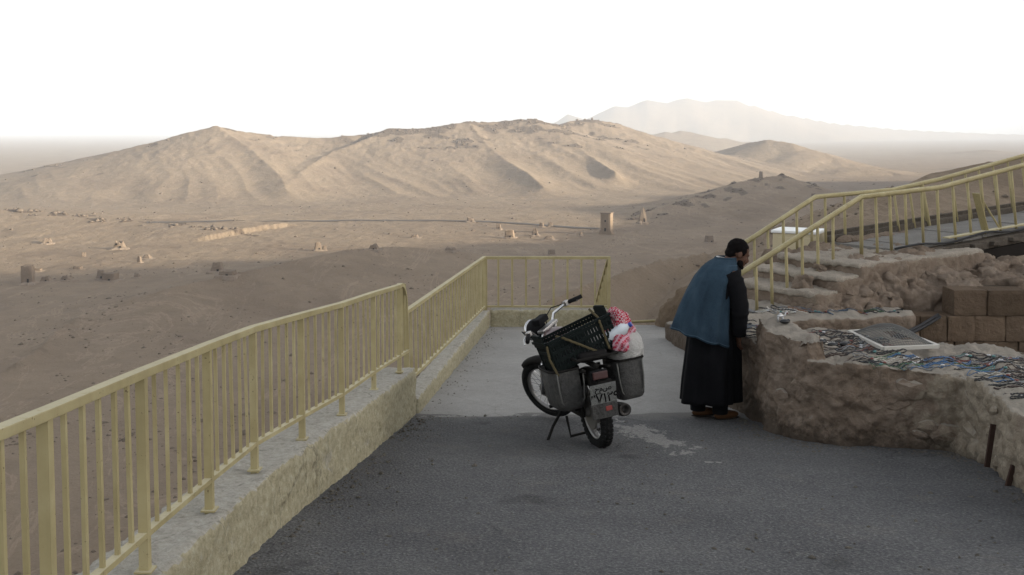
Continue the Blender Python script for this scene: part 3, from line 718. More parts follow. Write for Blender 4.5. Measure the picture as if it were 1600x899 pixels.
for k, (px, py0, py1, Y, tl) in enumerate([(1549, 663, 730, 6.95, .10), (1581, 727, 762, 6.60, .04)]):
    a, b = at(px + 3, py0, Y - .03), at(px - 7, py1, Y - .05)
    o = MB().bar(a, b, .035, .02, (0, 1, 0)).build('iron_stub', mat('rusty_iron', (.045, .028, .022), .8), None, bevel=.003)
    tag(o, ['longer rusty iron stub standing out of the plaster of the stall wall', 'short rusty iron stub at the foot of the stall wall, near the frame edge'][k], 'iron stub')

# ledge behind the stall wall, with a drop between
mb = MB()
prism(mb, [(2.3, 10.2), (2.7, 10.1), (3.3, 10.2), (4.1, 10.35), (4.2, 11.5), (2.3, 11.8)], -3.2, -1.865)
prism(mb, [(2.2, 9.9), (2.62, 9.9), (2.62, 11.9), (2.35, 12.3), (2.3, 11)], -3.2, -1.88)
ledge = link('stone_ledge', rough_mesh(mb, .03, [(.5, .04), (.15, .035), (.05, .014)], 1, 7)); ledge.data.materials.append(M_COUNTER)
tag(ledge, 'rough stone ledge below the stair, carrying the farther rows of necklaces', 'ledge')

# ashlar wall: every block its own piece on a mortar core
aw = tag(empty('ashlar_wall', (4.9, 10.62, -3.0)), 'brown wall of large squared stone blocks behind the stall', 'wall')
MB().box((.9, .42, .42), (3.5, .72, .84)).build('mortar_core', M_MORTAR, aw); MB().box((1.6, .42, .98), (2.9, .72, .68)).build('mortar_core', M_MORTAR, aw)
def stone_block(x0, x1, z0, z1, y0, parent, seed, dep=.3, m=None, base=(0, 0, 0)):
    b = bmesh.new(); bmesh.ops.create_cube(b, size=1)
    bmesh.ops.subdivide_edges(b, edges=b.edges, cuts=7, use_grid_fill=True)
    for v in b.verts:
        edge_ = sum(abs(abs(c) - .5) < 1e-4 for c in v.co)
        p = Vector((v.co.x * (x1 - x0 - .008) + (x0 + x1) / 2, v.co.y * dep + y0 + dep / 2, v.co.z * (z1 - z0 - .006) + (z0 + z1) / 2))
        n = mnoise.fractal(p * 4 + Vector((seed, 0, 0)), 1, 2, 4); p.y += .014 * n + (.006 if edge_ >= 2 and v.co.y < 0 else 0)
        if edge_ >= 3: p.x -= math.copysign(.003, v.co.x); p.z -= math.copysign(.003, v.co.z)
        v.co = p
    me = bpy.data.meshes.new('stone_block'); b.to_mesh(me); b.free(); me.materials.append(m or M_ASHLAR)
    return link('stone_block', me, parent)
def Xa(px): return (px - 800) / F * 10.6 - 4.9
def Za(py): return -(py - 205) / F * 10.6 + 3.0
rows = [(455, 496, [1496, 1549, 1612, 1680]), (496, 537, [1402, 1444, 1486, 1530, 1579, 1632, 1690]), (537, 578, [1404, 1456, 1498, 1544, 1600, 1660]), (578, 620, [1402, 1470, 1520, 1575, 1640])]
for r_, (y0, y1, js) in enumerate(rows):
    for i in range(len(js) - 1):
        stone_block(Xa(js[i]), Xa(js[i + 1]), Za(y1), Za(y0), -.02 - .012 * ((i * 7 + r_ * 3) % 3), aw, i * 3.1 + r_)

# stair
C = Vector((.83, .557, 0)); E = Vector((.557, -.83, 0))           # climbing direction, along the step edge
stair = tag(empty('stair', (2.75, 11.2, -1.87)), 'worn stone stair of three cement topped steps climbing right to the bridge', 'stair')
tops = [-1.67, -1.535, -1.415]; starts = [Vector((2.66, 11.25, 0)), Vector((2.96, 11.47, 0)), Vector((3.26, 11.66, 0))]
for i in range(3):
    s0 = starts[i] - E * .30; L = 1.16; dpt = .42 if i < 2 else 2.3
    prof = []
    pl = [s0, s0 + E * L * .5 - C * .035, s0 + E * L, s0 + E * L + C * dpt, s0 + C * dpt]
    mb = prism(MB(), [(p.x - 2.75, p.y - 11.2) for p in pl], -.35, tops[i] + 1.87 - .03)
    o = link('riser_stone', rough_mesh(mb, .028, [(.25, .02), (.07, .012)], 1, i), stair); o.data.materials.append(M_RUBBLE)
    pl = [s0 + E * .02 - C * .02, s0 + E * L * .5 - C * .06, s0 + E * (L - .02) - C * .015, s0 + E * (L - .02) + C * dpt, s0 + C * dpt]
    mb = prism(MB(), [(p.x - 2.75, p.y - 11.2) for p in pl], tops[i] + 1.87 - .06, tops[i] + 1.87)
    o = link('tread', rough_mesh(mb, .02, [(.3, .022), (.08, .016), (.03, .005)], 1, i + 4), stair); o.data.materials.append(M_STEP)

# rubble body under the landing, big stones proud of it
mb = MB()
def band(t0, t1, off0, off1, z0, z1):
    b0 = Vector((2.57, 10.69, 0))
    pl = [b0 + C * t0 + E * off0, b0 + C * t0 + E * off1, b0 + C * t1 + E * off1, b0 + C * t1 + E * off0]
    return prism(mb, [(p.x, p.y) for p in pl], z0, z1)
band(1.1, 3.3, -.9, .12, -3, -1.44); band(.62, 3.6, -.3, .36, -3, -1.66); band(.35, 3.9, 0, .55, -3, -1.80)
prism(mb, [(4.35, 11.3), (5.6, 11.25), (7.4, 11.35), (8.5, 12.5), (8.0, 13.6), (5.4, 12.4), (4.5, 12.0)], -3, lambda x, y: -1.70 + .05 * (y - 11.3))
prism(mb, [(4.2, 10.95), (6.6, 10.9), (7.2, 11.8), (4.2, 11.8)], -3, -1.72)
rnd = random.Random(5)
for k in range(120):
    t = rnd.uniform(.4, 3.7); o_ = rnd.uniform(.0, .6)
    p = Vector((2.57, 10.69, 0)) + C * t + E * o_
    zz = -1.42 - .62 * o_ - max(0, (1.2 - t)) * .3
    mb.box((p.x, p.y, zz - .06 + rnd.uniform(-.05, .05)), tuple(2 * q for q in (rnd.uniform(.05, .16), rnd.uniform(.05, .14), rnd.uniform(.03, .09))), Matrix.Rotation(rnd.uniform(0, 3), 3, 'Z') @ Matrix.Rotation(rnd.uniform(-.4, .4), 3, 'X'))
for k in range(60):
    mb.box((rnd.uniform(4.6, 7.6), rnd.uniform(11.2, 12.8), -1.70 + rnd.uniform(-.03, .07)), tuple(2 * q for q in (rnd.uniform(.06, .18), rnd.uniform(.06, .16), rnd.uniform(.03, .09))), Matrix.Rotation(rnd.uniform(0, 3), 3, 'Z') @ Matrix.Rotation(rnd.uniform(-.4, .4), 3, 'X'))
rb = link('rubble_masonry', rough_mesh(mb, .024, [(.45, .07), (.16, .06), (.06, .026), (.03, .008)], 0, 2.2)); rb.data.materials.append(M_RUBBLE)
tag(rb, 'crumbling mass of rubble masonry below the landing and the footbridge', 'masonry')
for k in range(42):
    t = rnd.uniform(.45, 3.6); o_ = rnd.uniform(.15, .62)
    p = Vector((2.57, 10.69, 0)) + C * t + E * o_; zz = -1.45 - .62 * o_ - max(0, (1.2 - t)) * .3
    s = rnd.uniform(.06, .15)
    b = MB().ell((0, 0, 0), (s * rnd.uniform(.9, 1.5), s, s * rnd.uniform(.6, .9)), Matrix.Rotation(rnd.uniform(0, 3), 3, 'Z'), 6, 4)
    for v in b.v:
        n = mnoise.noise_vector(v * 9 + Vector((k, 0, 0))); v += n * s * .35
    o = b.build('stone', M_RUBBLE, rb, smooth=False); o.location = (p.x, p.y, zz)

# stair railings (round tube)
def tube_rail(name, label, pts, base0, bases, barn, r=.03):
    e = tag(empty(name, pts[0]), label, 'railing', 'stair railings')
    MB().tube([rel(p, e) for p in pts], r, 10).build('handrail', M_FENCE, e, smooth=True)
    return e
def on_line(base, px):
    k = (px - 800) / F
    t = (base.x - k * base.y) / (k * C.y - C.x); return base + C * t
def line_pt(base, px, py):
    p = on_line(base, px); p.z = -(py - 205) / F * p.y; return p
B1 = Vector((2.57, 10.69, 0)); B2 = Vector((2.01, 11.52, 0))
top1 = [(1140, 441), (1347, 308), (1470, 293), (1600, 258), (1760, 215)]; top2 = [(1140, 397), (1275, 308), (1395, 297), (1470, 280), (1600, 243), (1720, 208)]
def top_at(tp, px):
    for (xa, ya), (xb, yb) in zip(tp, tp[1:]):
        if px <= xb: return ya + (yb - ya) * (px - xa) / (xb - xa)
    return tp[-1][1]
R1 = tube_rail('stair_railing', 'nearer of the two yellow stair railings, its handrail ending beside the man', [line_pt(B1, *q) for q in top1], B1, None, 0)
R2 = tube_rail('stair_railing', 'farther of the two yellow stair railings, running past the white cabinet', [line_pt(B2, *q) for q in top2], B2, None, 0)
def rail_bars(e, base, tp, items):
    for px, pb, wd, lean in items:
        wd *= .82; pb += max(0, (px - 1440) / 160 * 9) if base is B1 else 0
        p = line_pt(base, px, top_at(tp, px)); q = line_pt(base, px + lean, pb)
        MB().tube([rel(p, e), rel(q, e)], wd, 8).build('baluster', M_FENCE, e, smooth=True)
rail_bars(R1, B1, top1, [(1183, 487, .02, 3), (1207, 481, .02, 3), (1230, 473, .02, 4), (1255, 466, .02, 3), (1279, 446, .02, 3), (1303, 425, .02, 2), (1347, 399, .026, 2), (1369, 396, .02, 5), (1391, 392, .022, 5), (1415, 386, .02, 5), (1441, 384, .02, 5), (1465, 382, .022, 6), (1489, 379, .02, 8), (1512, 372, .02, 9), (1533, 366, .02, 10), (1556, 359, .02, 11), (1580, 351, .02, 11), (1604, 345, .02, 11), (1630, 338, .02, 11), (1655, 331, .02, 11), (1680, 325, .02, 11)])
rail_bars(R2, B2, top2, [(1180, 440, .02, 2), (1201, 432, .02, 3), (1225, 416, .022, 2), (1246, 400, .02, 2), (1269, 394, .022, 2), (1290, 392, .02, 3), (1320, 391, .022, 4), (1397, 383, .02, 14), (1421, 375, .02, 14), (1440, 366, .04, 16), (1487, 356, .02, 13), (1508, 350, .02, 14), (1529, 345, .02, 12), (1551, 340, .02, 12), (1574, 333, .02, 11), (1596, 326, .02, 11), (1622, 319, .02, 11), (1648, 312, .02, 11)])
o = MB().bar(rel(line_pt(B1, 1526, 302), R1), rel(line_pt(B1, 1543, 363), R1), .012, .095, tuple(E)).build('flat_post', M_FENCE, R1)
MB().tube([rel(line_pt(B1, 1536, 312), R1), rel(line_pt(B1, 1568, 362), R1)], .012, 6).build('brace', M_FENCE, R1)

# footbridge: planks on two beams
M_WOOD = make_stone('weathered_wood', (.05, .042, .034), (.10, .085, .07), (.17, .15, .125), 0, 2.0, False)
M_DECK = make_concrete('dusty_planks', (.14, .13, .115), (.20, .19, .175), (.27, .26, .245), 3, False)
D0 = B1 + C * 2.35; deckz = lambda t: -1.385 + max(0, t - .1) * .047
br = tag(empty('footbridge', (D0.x, D0.y, -1.45)), 'timber footbridge with dusty plank deck and dark beams rising to the right', 'footbridge')
for i in range(11):
    t0, t1 = i * .42, i * .42 + .405
    a = D0 + C * t0 + E * .02; b = D0 + C * t1 + E * .02; L = -1.0
    vs = []
    for zo in (-.035, 0):
        for p, t in ((a, t0), (b, t1)):
            for q in (p, p + E * L): vs.append(rel((q.x, q.y, deckz(t) + zo + .004 * ((i * 5) % 3)), br))
    MB().add(vs, [(0, 1, 3, 2), (4, 6, 7, 5), (0, 4, 5, 1), (2, 3, 7, 6), (0, 2, 6, 4), (1, 5, 7, 3)]).build('plank', M_DECK, br)
def bpt(t, off, dz): p = D0 + C * t + E * off; return rel((p.x, p.y, deckz(t) + dz), br)
MB().bar(bpt(.35, .06, -.10), bpt(4.6, .06, -.10), .10, .12).build('edge_beam', M_WOOD, br, bevel=.008)
MB().bar(bpt(.55, .03, -.25), bpt(4.6, .03, -.25), .16, .16).build('girder', mat('old_iron_beam', (.018, .015, .013), .8), br)
MB().bar(bpt(.55, -.9, -.25), bpt(4.6, -.9, -.25), .16, .16).build('girder', M_WOOD, br)
MB().bar(bpt(0, -1.03, .03), bpt(4.6, -1.03, .03), .07, .08).build('kerb_beam', M_WOOD, br, bevel=.006)
MB().bar(bpt(.1, -1.12, .09), bpt(4.6, -1.12, .09), .05, .05).build('kerb_beam', M_WOOD, br, bevel=.006)
for i in range(9): MB().box(tuple(bpt(.55 + i * .42, .13, -.09 - .01 * (i % 2))), (.25, .09, .05), Matrix.Rotation(math.atan2(C.y, C.x), 3, 'Z')).build('tie_end', M_WOOD, br, bevel=.006)
MB().bar(bpt(.9, .02, .05), bpt(4.6, .02, .05), .09, .014, (0, 0, 1)).build('edge_plate', M_FENCE, br)
cb = []
for i in range(24):
    t = -.2 + i * .2; cb.append(bpt(max(t, -.2), .10 + .03 * math.sin(i), .0 if t > .3 else .0) + Vector((0, 0, .03 + .03 * math.sin(i * .9))))
cb_o = MB().tube([br.location + p for p in cb], .013, 6).build('cable', mat('black_rubber', (.02, .02, .022), .6), None, smooth=True)
tag(cb_o, 'thin dark cable lying along the near edge of the footbridge', 'cable')
# low stones along the back of the landing
for k in range(9):
    f = k / 8; p = B2 + C * (2.5 + 1.2 * f) + E * .12
    b = MB().ell((0, 0, 0), (.12, .09, .06), Matrix.Rotation(.6 + k, 3, 'Z'), 9, 6)
    for v in b.v: v += mnoise.noise_vector(v * 8 + Vector((k, 3, 0))) * .03
    o = b.build('stone', M_RUBBLE, rb); o.location = (p.x, p.y, -1.37)

# white cabinet
cbn = tag(empty('cabinet', (3.72, 13.3, -1.85), R(-28)), 'cream metal cabinet with white lid behind the stair railings', 'cabinet')
M_CAB = mat('cream_enamel', (.52, .45, .30), .5); M_WHT = mat('white_enamel', (.78, .78, .76), .4)
MB().box((0, 0, .27), (.56, .5, .54)).build('body', M_CAB, cbn, bevel=.01); MB().box((0, 0, .562), (.60, .54, .035)).build('lid', M_WHT, cbn, bevel=.008)
MB().box((.02, -.256, .27), (.46, .012, .44)).build('door', M_CAB, cbn, bevel=.003)
MB().box((.2, -.27, .3), (.02, .02, .07)).build('handle', M_WHT, cbn)
prism(pd := MB(), [(3.0, 12.6), (4.6, 12.8), (4.6, 14.0), (3.1, 14.0)], -4, -1.86); o = link('stone_plinth', rough_mesh(pd, .05, [(.4, .05)], 1)); o.data.materials.append(M_RUBBLE)
tag(o, 'rough stone plinth under the cream cabinet', 'plinth')

# window screen lying on the stall wall
P = [at(1327, 526.5, 8.93), at(1397, 521, 9.07), at(1465, 551, 8.28), at(1380, 555, 8.19)]
P = [Vector((p.x, p.y, -1.755)) for p in P]; P[2].z = P[3].z = -1.745
sc = tag(empty('mesh_screen', P[0]), 'old framed wire mesh screen lying on the stall wall, its mesh bulging', 'mesh screen')
M_SCR = mat('dull_white_frame', (.42, .40, .36), .6); M_WIRE = mat('grey_wire', (.16, .16, .155), .7, 0)
for i in range(4): MB().bar(rel(P[i], sc), rel(P[(i + 1) % 4], sc), .035, .03).build('frame_bar', M_SCR, sc, bevel=.003)
def scr(u, v):
    a = P[0] + (P[1] - P[0]) * u; b = P[3] + (P[2] - P[3]) * u; p = a + (b - a) * v
    return rel(p, sc) + Vector((0, 0, .12 * math.sin(math.pi * min(1, u)) ** .8 * math.sin(math.pi * v) ** .7))
wm = MB()
for i in range(1, 22): wm.tube([scr(i / 22, v / 10) for v in range(11)], .0026, 3, False)
for i in range(1, 30): wm.tube([scr(u / 10, i / 30) for u in range(11)], .0022, 3, False)
tag(wm.build('wire_mesh', M_WIRE, sc), kind='stuff')
hose = [at(1395, 527, 9.9), at(1420, 518, 10.15), at(1440, 508, 10.4), at(1458, 497, 10.5), at(1466, 492, 10.55)]
for k in range(2):
    o = MB().tube([p + Vector((.02 * k, 0, -.022 * k)) for p in hose], .017, 8).build('hose', bpy.data.materials['black_rubber'], None, smooth=True)
    tag(o, ['upper of the two black hoses hanging in front of the block wall', 'lower of the two black hoses hanging in front of the block wall'][k], 'hose')

# loose grit where the walls meet the asphalt
def grit(name, n, fn, seed, label):
    rn_ = np.random.default_rng(seed); xs_ = np.zeros(n); ys_ = np.zeros(n); S = np.clip(rn_.lognormal(-5.1, .5, n), .003, .020 if seed != 3 else .009)
    for i in range(n): xs_[i], ys_[i] = fn(rn_)
    zs_ = np.where(ys_ < 9.4, -1.6 - .109 * ys_, -2.625 - .069 * (ys_ - 9.4)) + .018
    GR.append((name, xs_, ys_, zs_, S, label))
GR = []
def g1(r_):
    p0, nn = front_at(r_.uniform(.1, .95)); q = abs(r_.normal(0, .10)); sgn = 1 if nn.y < 0 or nn.x < 0 else -1
    return p0.x + nn.x * sgn * q - .04, p0.y + nn.y * sgn * q - .05
def g2(r_):
    y = r_.uniform(3.5, 9.3); return inner_x(y) + .02 + abs(r_.normal(0, .12)), y
def g3(r_):
    y = r_.uniform(9.5, 16); return KI(y) + .02 + abs(r_.normal(0, .15)), y
def g4(r_): return r_.uniform(-1.2, 3.2), r_.uniform(4.5, 9.3)
grit('loose_grit', 900, g1, 1, 'loose grit along the foot of the stall wall'); grit('loose_grit', 700, g2, 2, 'loose grit along the foot of the parapet wall')
grit('loose_grit', 160, g3, 3, 'loose grit along the kerb of the landing'); grit('loose_grit', 500, g4, 4, 'grit scattered over the asphalt')
# ================================================================== RUINS, ROCKS AND ROADS IN THE VALLEY
M_RUIN = make_stone('tomb_stone', (.12, .09, .066), (.175, .135, .10), (.23, .18, .135), .1, .25, False)
M_RUIN2 = make_stone('pale_tomb_stone', (.17, .125, .085), (.225, .17, .12), (.27, .21, .155), .1, .2, False)
M_VOID = mat('dark_opening', (.02, .016, .013), 1.0)
def ruin_mesh(w_, d_, h, seed, taper=.8, jag=.3, rag=.06, mat_=None, name='walls', levels=7, n=24, flat=False, peak=0.0):
    rn = random.Random(seed); vs = []; fs = []
    tops = [h * (1 - jag * rn.random() ** 1.3) for _ in range(n)]
    if flat: tops = [h] * n
    for i in range(n):
        if not flat: tops[i] = .55 * tops[i] + .45 * tops[i - 1]
    for L in range(levels + 1):
        f = L / levels
        for k in range(n):
            a = 2 * math.pi * k / n; c, s = math.cos(a), math.sin(a); q = (abs(c) ** 8 + abs(s) ** 8) ** (-1 / 8)
            sc_ = 1 + (taper - 1) * f - (peak * max(0, f - .35) ** 1.2)
            nz = 1 + rag * mnoise.fractal(Vector((c * 2 + seed, s * 2, f * 4)), 1, 2, 3)
            vs.append((c * q * w_ / 2 * sc_ * nz, s * q * d_ / 2 * sc_ * nz, f * tops[k] - (.8 + .45 * max(w_, h) * .5 if L == 0 else 0)))
    m = levels + 1
    fs = [(L * n + k, L * n + (k + 1) % n, (L + 1) * n + (k + 1) % n, (L + 1) * n + k) for L in range(levels) for k in range(n)]
    vs.append((0, 0, min(tops) * (.93 if not flat else 1))); c_ = len(vs) - 1
    fs += [(levels * n + k, levels * n + (k + 1) % n, c_) for k in range(n)]
    me = bpy.data.meshes.new(name); me.from_pydata(vs, [], fs); me.update(); me.materials.append(mat_ or M_RUIN); return me
def ruin(px, py, wp, hp, label, taper=.85, jag=.35, rz_=None, peak=0.0, mound=True, openings=1, flat=False, m=None, cat='ruin', name='ruined_tomb', rag=.08, dfac=.85):
    p = on_ground(px, py); s = p.length / F; w_, h = wp * s, hp * s
    e = tag(empty(name, p, R(rz_ if rz_ is not None else (px * 7) % 40 - 20)), label, cat, 'ruined tombs in the valley')
    link('walls', ruin_mesh(w_, w_ * dfac, h, px, taper, jag, rag, m, flat=flat, peak=peak), e)
    if openings:
        for k in range(openings):
            MB().box((w_ * (.12 - .3 * k), -w_ * dfac * .5 * (1 - (1 - taper) * .3) , h * (.22 + .3 * k)), (w_ * .14, w_ * .12, h * .2)).build('opening', M_VOID, e)
    if mound:
        me = ruin_mesh(w_ * 1.7, w_ * 1.6, h * .22, px + 3, .45, .5, .25, M_SANDY, 'rubble_mound', 3); link('rubble_mound', me, e)
    return e
M_SANDY = make_stone('sandy_rubble', (.17, .132, .098), (.215, .17, .13), (.25, .2, .155), .1, .3, False)
# the tall tower tomb
p = on_ground(948, 366); s = p.length / F
tw = tag(empty('tower_tomb', p, R(-22)), 'tallest square tower tomb, intact and pale, in the middle of the valley', 'tower', 'ruined tombs in the valley')
MB().box((0, 0, 1.0 * s), (20 * s, 19 * s, 6 * s)).build('stepped_base', M_RUIN2, tw); MB().box((0, 0, 5 * s), (18.6 * s, 17.6 * s, 3 * s)).build('stepped_base', M_RUIN2, tw)
link('walls', ruin_mesh(17.6 * s, 16.6 * s, 33 * s, 4, .97, 0, .012, M_RUIN2, flat=True), tw)
MB().box((0, 0, 33.2 * s), (17.9 * s, 16.9 * s, 1.3 * s)).build('cornice', M_RUIN, tw)
MB().box((0, -8.4 * s, 7.5 * s), (2.4 * s, 1.2 * s, 5 * s)).build('doorway', M_VOID, tw); MB().box((0, -8.3 * s, 21 * s), (2.2 * s, 1.0 * s, 3 * s)).build('window_opening', M_VOID, tw)
RU = [
 (1004, 350, 12, 28, 'tall jagged spire of a ruined tower tomb right of the intact tower', dict(taper=.75, jag=.45, peak=.55)),
 (44, 445, 17, 28, 'square roofless tower tomb standing at the far left of the valley', dict(taper=.93, jag=.12, m=M_RUIN, rag=.04)),
 (72, 440, 15, 9, 'low wedge shaped ruin just right of the far left tower', dict(taper=.6, jag=.5)),
 (104, 438, 15, 8, 'low crumbled ruin between the far left tower and the paired ruins', dict(taper=.7, jag=.6)),
 (158, 437, 13, 16, 'jagged left half of the paired ruins on the left', dict(taper=.6, jag=.5)),
 (173, 439, 20, 12, 'square box shaped ruin, right half of the pair on the left', dict(taper=.97, jag=.08, rag=.03)),
 (340, 425, 20, 15, 'rounded dome like ruined tomb left of the railing end', dict(taper=.6, jag=.25, rag=.12)),
 (356, 431, 24, 9, 'low broken walls at the foot of the dome like ruin', dict(taper=.9, jag=.5)),
 (497, 392, 12, 14, 'tall stump of a tomb above the near railing, larger of two', dict(taper=.65, jag=.3)),
 (507, 392, 7, 9, 'small stump beside the larger tomb stump above the railing', dict(taper=.6, jag=.3, openings=0)),
 (584, 391, 16, 10, 'broad mound shaped ruin right of the two stumps', dict(taper=.55, jag=.4)),
 (704, 392, 18, 6, 'low dark ruin on the crest above the side railing', dict(taper=.7, jag=.4, openings=0)),
 (735, 347, 12, 8, 'small ruin on the valley road, farthest left of the far tombs', dict(taper=.7, jag=.5)),
 (779, 359, 9, 10, 'narrow tapered ruin left of the square stump tomb', dict(taper=.6, jag=.4)),
 (796, 372, 16, 13, 'square stump of a tower tomb with flat top', dict(taper=.8, jag=.12, m=M_RUIN2)),
 (836, 369, 11, 14, 'pointed ruin of a tower tomb left of centre', dict(taper=.6, jag=.4, peak=.5)),
 (846, 355, 8, 8, 'small pointed ruin, left of two behind the pointed tomb', dict(taper=.6, jag=.4, openings=0)),
 (860, 354, 8, 7, 'small dark ruin, right of two behind the pointed tomb', dict(taper=.7, jag=.5, openings=0)),
 (858, 375, 20, 7, 'spread heap of rubble right of the pointed tomb', dict(taper=.4, jag=.6, openings=0)),
 (908, 369, 7, 8, 'little cone of ruin left of the intact tower', dict(taper=.5, jag=.3, peak=.5, openings=0)),
 (1108, 380, 13, 12, 'square stump of a tower left of the man\'s head', dict(taper=.8, jag=.15)),
 (862, 399, 11, 9, 'faint square ruin just above the end railing', dict(taper=.85, jag=.2, openings=0)),
 (1189, 278, 6, 10, 'lone tower stump on the crest of the dark hill', dict(taper=.85, jag=.15, mound=False, openings=0)),
 (1271, 311, 8, 9, 'small ruin behind the bend of the farther stair railing', dict(taper=.7, jag=.3, openings=0)),
 (74, 381, 14, 9, 'dome shaped ruin high on the left tomb hill', dict(taper=.6, jag=.35)),
 (187, 389, 18, 14, 'jagged ruin with openings below the pale rock scar on the tomb hill', dict(taper=.55, jag=.5, openings=2)),
 (131, 401, 6, 6, 'tiny box ruin alone on the slope of the tomb hill', dict(taper=.95, jag=.1, openings=0, mound=False)),
 (218, 411, 7, 11, 'thin upright ruin at the foot of the tomb hill', dict(taper=.6, jag=.4, openings=0)),
 (230, 405, 16, 8, 'low cone of rubble at the foot of the tomb hill', dict(taper=.35, jag=.4, openings=0)),
 (648, 372, 14, 7, 'low cratered ruin on the pale valley floor left of the square stump', dict(taper=.6, jag=.6, openings=0)),
 (60, 424, 10, 5, 'low wall remains behind the far left tower', dict(taper=.9, jag=.6, openings=0)),
 (122, 421, 12, 6, 'broken low walls at the foot of the tomb hill, upper left', dict(taper=.9, jag=.6, openings=0)),
 (214, 434, 9, 7, 'small pointed ruin right of the box shaped ruin', dict(taper=.5, jag=.5, openings=0)),
]
for px, py, wp, hp, lb, kw in RU: ruin(px, py, wp, hp, lb, **kw)

def scatter(name, n, pick, size, material, seed, label, cat):
    rn = np.random.default_rng(seed); X, Y, Z, S = pick(rn, n)
    base = np.array([[1, 0, 0], [.3, .95, 0], [-.8, .6, 0], [-.8, -.6, 0], [.3, -.95, 0], [.1, .1, .8], [-.3, -.2, .65], [0, 0, -.5]])
    faces = [(0, 1, 5), (1, 2, 5), (2, 6, 5), (2, 3, 6), (3, 4, 6), (4, 5, 6), (4, 0, 5), (1, 0, 7), (2, 1, 7), (3, 2, 7), (4, 3, 7), (0, 4, 7)]
    m = len(X); an = rn.uniform(0, 6.28, m); c, s = np.cos(an), np.sin(an)
    jit = base[None] * (1 + rn.uniform(-.35, .35, (m, 8, 3)))
    sx = S * rn.uniform(.8, 1.6, m)
    vx = jit[:, :, 0] * sx[:, None]; vy = jit[:, :, 1] * S[:, None]; vz = jit[:, :, 2] * (S * rn.uniform(.6, 1.1, m))[:, None]
    P_ = np.stack([X[:, None] + vx * c[:, None] - vy * s[:, None], Y[:, None] + vx * s[:, None] + vy * c[:, None], Z[:, None] + vz], -1).reshape(-1, 3)
    Fc = (np.array(faces)[None] + (np.arange(m) * 8)[:, None, None]).reshape(-1, 3)
    me = bpy.data.meshes.new(name); me.vertices.add(len(P_)); me.vertices.foreach_set('co', P_.astype(np.float32).ravel())
    me.loops.add(Fc.size); me.loops.foreach_set('vertex_index', Fc.astype(np.int32).ravel()); me.polygons.add(len(Fc))
    me.polygons.foreach_set('loop_start', (np.arange(len(Fc)) * 3).astype(np.int32)); me.update(calc_edges=True)
    me.materials.append(material); return tag(link(name, me), label, cat, kind='stuff')
M_GRIT = make_stone('grit', (.08, .072, .062), (.15, .135, .115), (.25, .23, .2), .2, 8, False)
M_ROCK = make_stone('hill_rock', (.085, .066, .05), (.135, .106, .08), (.19, .15, .115), .1, .05, False)
def pick_rock(rn, n):
    az = rn.uniform(-.5, .5, n * 12); Y = rn.uniform(850, 2300, n * 12); X = Y * az
    z, rk, cl = terrain(X, Y); z2, _, _ = terrain(X, Y + 12)
    w_ = np.clip(rk * 1.4 - .35, 0, 1) ** 1.5 + .004
    keep = rn.random(n * 12) < w_; idx = np.nonzero(keep)[0][:n]
    return X[idx], Y[idx], z[idx], np.clip(rn.lognormal(.1, .5, len(idx)), .5, 4.2)
scatter('hillside_rocks', 9000, pick_rock, 1, M_ROCK, 3, 'dark rocks and scree on the crests and spurs of the hills', 'rocks')
def pick_valley(rn, n):
    az = rn.uniform(-.52, .52, n * 3); Y = np.exp(rn.uniform(np.log(170), np.log(1300), n * 3)); X = Y * az
    dens = fbm(X / 70 + 2, Y / 70, 4); keep = np.nonzero(rn.random(n * 3) < np.clip(.25 + 1.2 * dens, .03, 1))[0][:n]
    X, Y = X[keep], Y[keep]; z, _, _ = terrain(X, Y)
    return X, Y, z, np.clip(rn.lognormal(-1.15, .55, len(X)), .12, 1.6)
scatter('valley_stones', 9000, pick_valley, 1, M_ROCK, 9, 'loose stones strewn over the slopes and the valley floor', 'stones')

def strip(name, pix, width, material, lift):
    pts = []
    for px, py in pix: pts.append(on_ground(px, py))
    fine = []
    for a, b in zip(pts, pts[1:]):
        n = max(2, int((b - a).length / 12))
        fine += [a + (b - a) * (i / n) for i in range(n)]
    fine.append(pts[-1])
    X = np.array([p.x for p in fine]); Y = np.array([p.y for p in fine]); vs, fs = [], []
    for i in range(len(fine)):
        t = Vector((X[min(i + 1, len(X) - 1)] - X[max(i - 1, 0)], Y[min(i + 1, len(Y) - 1)] - Y[max(i - 1, 0)], 0)).normalized(); q = Vector((-t.y, t.x, 0))
        for s_ in (-.5, 0, .5):
            x, y = X[i] + q.x * s_ * width, Y[i] + q.y * s_ * width; vs.append((x, y, ground_z(x, y) + lift))
    for i in range(len(fine) - 1):
        for k in range(2): fs.append((i * 3 + k, i * 3 + k + 1, i * 3 + k + 4, i * 3 + k + 3))
    return tag(mesh_obj(name, vs, fs, material, None, True), kind='structure')
M_VROAD = make_stone('valley_asphalt', (.085, .078, .07), (.11, .10, .092), (.14, .13, .115), 0, .2, False)
M_TRACK = make_stone('pale_track', (.22, .18, .14), (.27, .225, .175), (.32, .27, .215), 0, .2, False)
strip('valley_road', [(230, 349), (330, 347), (430, 346), (560, 345), (680, 345), (760, 347), (830, 351), (890, 356), (936, 358)], 9, M_VROAD, .5)
for nm, x_, y_, z_, S_, lb in GR:
    scatter(nm, len(x_), lambda rn, n, q=(x_, y_, z_, S_): q, 1, M_GRIT, len(lb), lb, 'grit')
